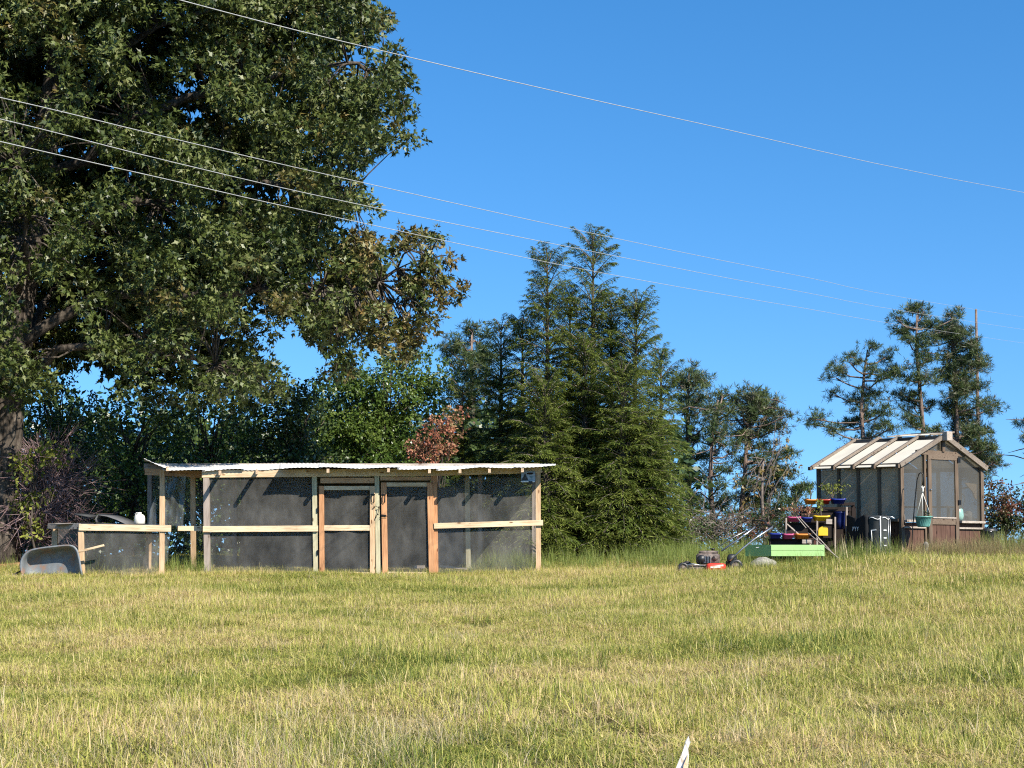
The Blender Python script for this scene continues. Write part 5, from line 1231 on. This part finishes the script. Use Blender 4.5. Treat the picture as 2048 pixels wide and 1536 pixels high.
WR = [(wire([(-500, 95), (0, 195), (340, 276), (680, 355), (1200, 470), (1600, 552), (1951, 619), (2300, 672)]), 'highest of the three wires meeting the utility pole'),
      (wire([(-500, 128), (0, 238), (340, 323), (700, 405), (1200, 506), (1600, 583), (1953, 645), (2300, 696)]), 'middle of the three wires meeting the utility pole'),
      (wire([(-500, 165), (0, 283), (340, 360), (660, 432), (1200, 545), (1600, 615), (1949, 672), (2300, 722)]), 'lowest of the three wires meeting the utility pole'),
      (wire([(-300, -190), (360, 0), (800, 110), (1400, 247), (2048, 385), (2600, 480)], y0=11.0, y1=34.0, x1=2048.0), 'single wire crossing the open sky high above the others')]
for pts, lab in WR:
    pts3 = [P(*p) for p in pts]; fine = []
    for j in range(len(pts3) - 1):
        p0, p1, p2, p3 = pts3[max(j - 1, 0)], pts3[j], pts3[j + 1], pts3[min(j + 2, len(pts3) - 1)]
        for f in np.linspace(0, 1, 6)[:-1]: fine.append(.5 * ((2 * p1) + (-p0 + p2) * f + (2 * p0 - 5 * p1 + 4 * p2 - p3) * f * f + (-p0 + 3 * p1 - 3 * p2 + p3) * f ** 3))
    fine.append(pts3[-1]); tag(MB().tube(fine, .0043, 6).build('power_line', M['wire'], None, fine[0]), lab, 'power line')


# ------------------------------------------------------------------ grass
def blades(n, rad, h, wdt, r, lean=.35, seg=2, spread=1.0):
    """one tuft of bent blades: strip of quads narrowing to the tip"""
    a = r.uniform(0, 2 * math.pi, n); rr = rad * np.sqrt(r.random(n)); p = np.stack([np.cos(a) * rr, np.sin(a) * rr, np.full(n, -.01)], 1)
    hh = h * r.uniform(.45, 1.15, n); d = r.uniform(0, 2 * math.pi, n); ln = np.abs(r.normal(size=n)) * lean * hh
    dx = np.stack([np.cos(d), np.sin(d), np.zeros(n)], 1); w = np.stack([-np.sin(d + r.normal(size=n) * .6), np.cos(d), np.zeros(n)], 1) * (wdt * r.uniform(.7, 1.2, n))[:, None] / 2
    L = []
    for t in np.linspace(0, 1, seg + 1):
        c = p + dx * (ln * t ** 1.9)[:, None]; c[:, 2] += hh * (t - .18 * t * t * np.minimum(ln / hh, 1.5)); ww = w * (1 - t) ** .6 if t < 1 else w * .08
        L.append(c - ww); L.append(c + ww)
    V = np.stack(L, 1).reshape(-1, 3); k = 2 * (seg + 1); b = np.arange(n)[:, None] * k
    F = np.concatenate([b + np.array([2 * s, 2 * s + 1, 2 * s + 3, 2 * s + 2]) for s in range(seg)]); rnd = np.tile(r.random(n), seg)
    return V, F, rnd


src = bpy.data.collections.new('grass_kinds')


def tuft(name, V, F, rnd, mat):
    o = np_mesh(name, V, F, M[mat], rnd=rnd); COL.objects.unlink(o); src.objects.link(o); return o


r = np.random.default_rng(77)
for k in range(6): tuft('a%d_tuft' % k, *blades(66, .17, .062, .0078, r, (1.2, 1.8, 3.2)[k % 3]), 'grass')
for k in range(2): tuft('b%d_long' % k, *blades(26, .15, .125, .0065, r, 1.0, 3), 'grass')
for k in range(2): tuft('c%d_straw' % k, *blades(22, .16, .26, .0042, r, 1.0, 3), 'straw')
for k in range(2): tuft('d%d_tall' % k, *blades(18, .15, .50, .009, r, .32, 3), 'tall')
for k in range(2): tuft('e%d_weed' % k, *blades(46, .16, .40, .006, r, .45, 3), 'weed')
for k in range(1): tuft('f%d_stalk' % k, *blades(5, .1, .5, .012, r, .10, 3), 'straw')
NAMES = sorted(o.name for o in src.objects); KIND = {c: [i for i, n in enumerate(NAMES) if n[0] == c] for c in 'abcdef'}


def field(name, pts, kinds, scales, label, cat=None):
    n = len(pts); me = bpy.data.meshes.new(name); me.vertices.add(n)
    z = gz(pts[:, 0], pts[:, 1]); V = np.stack([pts[:, 0], pts[:, 1], z], 1).astype(np.float32); me.vertices.foreach_set('co', V.ravel())
    at = me.attributes.new('idx', 'INT', 'POINT'); at.data.foreach_set('value', kinds.astype(np.int32))
    at = me.attributes.new('scl', 'FLOAT', 'POINT'); at.data.foreach_set('value', scales.astype(np.float32))
    rot = np.stack([rng.normal(size=n) * .08, rng.normal(size=n) * .08, rng.uniform(0, 6.283, n)], 1).astype(np.float32)
    at = me.attributes.new('rot', 'FLOAT_VECTOR', 'POINT'); at.data.foreach_set('vector', rot.ravel())
    o = bpy.data.objects.new(name, me); COL.objects.link(o); me.materials.append(M['grass']); tag(o, label, None, None, 'stuff')
    ng = bpy.data.node_groups.new(name + '_nodes', 'GeometryNodeTree'); ng.interface.new_socket('Geometry', in_out='INPUT', socket_type='NodeSocketGeometry'); ng.interface.new_socket('Geometry', in_out='OUTPUT', socket_type='NodeSocketGeometry')
    gi = ng.nodes.new('NodeGroupInput'); go = ng.nodes.new('NodeGroupOutput'); ip = ng.nodes.new('GeometryNodeInstanceOnPoints'); ci = ng.nodes.new('GeometryNodeCollectionInfo')
    ci.inputs['Collection'].default_value = src; ci.inputs['Separate Children'].default_value = True; ci.inputs['Reset Children'].default_value = True
    ip.inputs['Pick Instance'].default_value = True
    def na(nm, ty): q = ng.nodes.new('GeometryNodeInputNamedAttribute'); q.data_type = ty; q.inputs['Name'].default_value = nm; return q.outputs['Attribute']
    L = ng.links.new; L(gi.outputs[0], ip.inputs['Points']); L(ci.outputs[0], ip.inputs['Instance']); L(na('idx', 'INT'), ip.inputs['Instance Index']); L(na('rot', 'FLOAT_VECTOR'), ip.inputs['Rotation']); L(na('scl', 'FLOAT'), ip.inputs['Scale'])
    L(ip.outputs[0], go.inputs[0]); m = o.modifiers.new('grass', 'NODES'); m.node_group = ng
    return o


def patch_noise(x, y): return (np.sin(x * .9 + np.sin(y * .7) * 1.6) * np.sin(y * 1.15 + np.sin(x * .55) * 1.3 + 1.1) + .6 * np.sin(x * 2.3 - y * 1.7 + 2) * np.sin(y * 2.9 + x * .8)) / 1.6


def rand_field(n, y0, y1, m=1.12, pw=1.0):
    y = y0 + (y1 - y0) * r.random(n) ** pw; x = (r.random(n) * 2 - 1) * (1024 / FPX * y * m + .3); return np.stack([x, y], 1)


# lawn: even cover over the visible wedge and a little beyond
y = np.sqrt(r.uniform(7.2 ** 2, 32.5 ** 2, 64000)); x = (r.random(len(y)) * 2 - 1) * (1024 / FPX * y * 1.1 + 1.5); p = np.stack([x, y], 1)
inrun = (x > P(415, 0, 28).x) & (x < P(1076, 0, 28).x) & (y > 28.1) & (y < 30.1); rest = ~inrun | (r.random(len(x)) < .25); p = p[rest]; pn = patch_noise(p[:, 0], p[:, 1])
kd = r.choice(KIND['a'], len(p)); lg = r.random(len(p)) < np.clip(.12 + .3 * (pn > .25) + .12 * (p[:, 0] > 1.5), 0, 1); kd[lg] = r.choice(KIND['b'], lg.sum())
bare = np.zeros(len(p), bool)
spots_ = [(.51, 10.16, .2)] + [(r.uniform(-4, 4), r.uniform(9, 26), r.uniform(.08, .2)) for _ in range(34)]
for bx, by, br2 in spots_: bare |= ((p[:, 0] - bx) / 1.5) ** 2 + (p[:, 1] - by) ** 2 < br2 ** 2
p = p[~bare]; pn = pn[~bare]; kd = kd[~bare]
sc_ = r.uniform(.55, 1.35, len(p)) * (1 + .25 * pn) * (1 + .45 * sstep(1.5, 6, p[:, 0]) * sstep(14, 26, p[:, 1]))
field('grass', p, kd, sc_, 'uneven yellow green lawn of the sloping field')
# straw in the near centre left, scattered elsewhere
p = rand_field(1500, 8.0, 12.5); pr = np.exp(-((p[:, 0] + 1.15) / .75) ** 2 - ((p[:, 1] - 8.9) / 1.1) ** 2) + .25 * np.exp(-((p[:, 0] + 2.6) / .7) ** 2 - ((p[:, 1] - 9.0) / 1.0) ** 2) + .05
p = p[r.random(len(p)) < pr * 1.1]; q = rand_field(700, 10, 27); p = np.concatenate([p, q[r.random(len(q)) < .28]])
field('dry_straw', p, r.choice(KIND['c'], len(p)), r.uniform(.5, 1.05, len(p)), 'pale dry straw lying over the near lawn')
# tall grass: along the far rim, round the mower, the stand and the greenhouse
pts, kk, ss = [], [], []
def along(px0, px1, Y0, Y1, n, kinds, s0, s1):
    px = r.uniform(px0, px1, n); Y = r.uniform(Y0, Y1, n); x = (px - 1024) / FPX * Y; pts.append(np.stack([x, Y], 1)); kk.append(r.choice(kinds, n)); ss.append(r.uniform(s0, s1, n))
along(1080, 1400, 28.6, 31.5, 320, KIND['d'] + KIND['b'], .5, .95); along(1290, 1560, 28.2, 31.5, 300, KIND['d'], .5, 1.05)
along(1345, 1480, 25.85, 26.15, 130, KIND['b'], .8, 1.35); along(1350, 1480, 26.3, 26.5, 30, KIND['d'], .3, .5); along(1480, 1700, 26.3, 26.6, 80, KIND['b'] + KIND['d'], .45, .7); along(1480, 1800, 27.0, 27.5, 150, KIND['d'] + KIND['b'], .4, .75)
along(1670, 1810, 26.9, 27.4, 60, KIND['f'] + KIND['d'], .6, 1.05); along(1800, 2100, 27.0, 27.6, 190, KIND['e'] + KIND['b'], .5, .95)
along(1840, 1990, 27.2, 28.3, 110, KIND['e'], .6, 1.1); along(1960, 2120, 28.0, 30.2, 240, KIND['d'] + KIND['b'] + KIND['e'], .6, 1.2)
along(1500, 1960, 29.0, 31.5, 200, KIND['d'] + KIND['b'], .6, 1.0); along(20, 420, 27.9, 30.5, 170, KIND['b'] + KIND['d'], .5, .8); along(340, 420, 27.7, 28.6, 50, KIND['b'] + KIND['d'], .6, .9)
along(420, 1080, 27.65, 27.95, 110, KIND['b'], .5, .9); along(930, 1070, 28.2, 30.2, 150, KIND['b'] + KIND['d'], .5, .9); along(1090, 1700, 24.5, 27, 90, KIND['b'], .8, 1.2)
field('tall_grass', np.concatenate(pts), np.concatenate(kk), np.concatenate(ss), 'tall unmown grass and brown weeds along the rim of the field')
r = np.random.default_rng(5)
# one feathery weed standing in the lawn
wc = GP(1203, 13.2); V, F, rn = blades(26, .07, .34, .005, r, .45, 3); V = V + np.array(wc)
tag(np_mesh('lawn_weed', V, F, M['hemlock'], None, wc, rnd=np.tile(r.random(26), 3), tint=np.zeros(len(F))), 'feathery dark green weed standing alone in the lawn', 'weed')
# clay and litter at the foot of the oak
cl = MB(); c = GP(40, 29.6)
nn = 20; vs = [c + Vector((0, 0, .10))] + [Vector((c.x + math.cos(2 * math.pi * k / nn) * 1.1, c.y + math.sin(2 * math.pi * k / nn) * .8, g(c.x + math.cos(2 * math.pi * k / nn) * 1.1, c.y + math.sin(2 * math.pi * k / nn) * .8) - .02)) for k in range(nn)]
cl.raw(vs, [(0, 1 + k, 1 + (k + 1) % nn) for k in range(nn)], True)
tag(cl.build('clay_mound', mottled('orange_clay', (.26, .12, .06), (.46, .26, .14), (5, 5, 5), .95, 8, .6), None, c), None, None, None, 'structure')
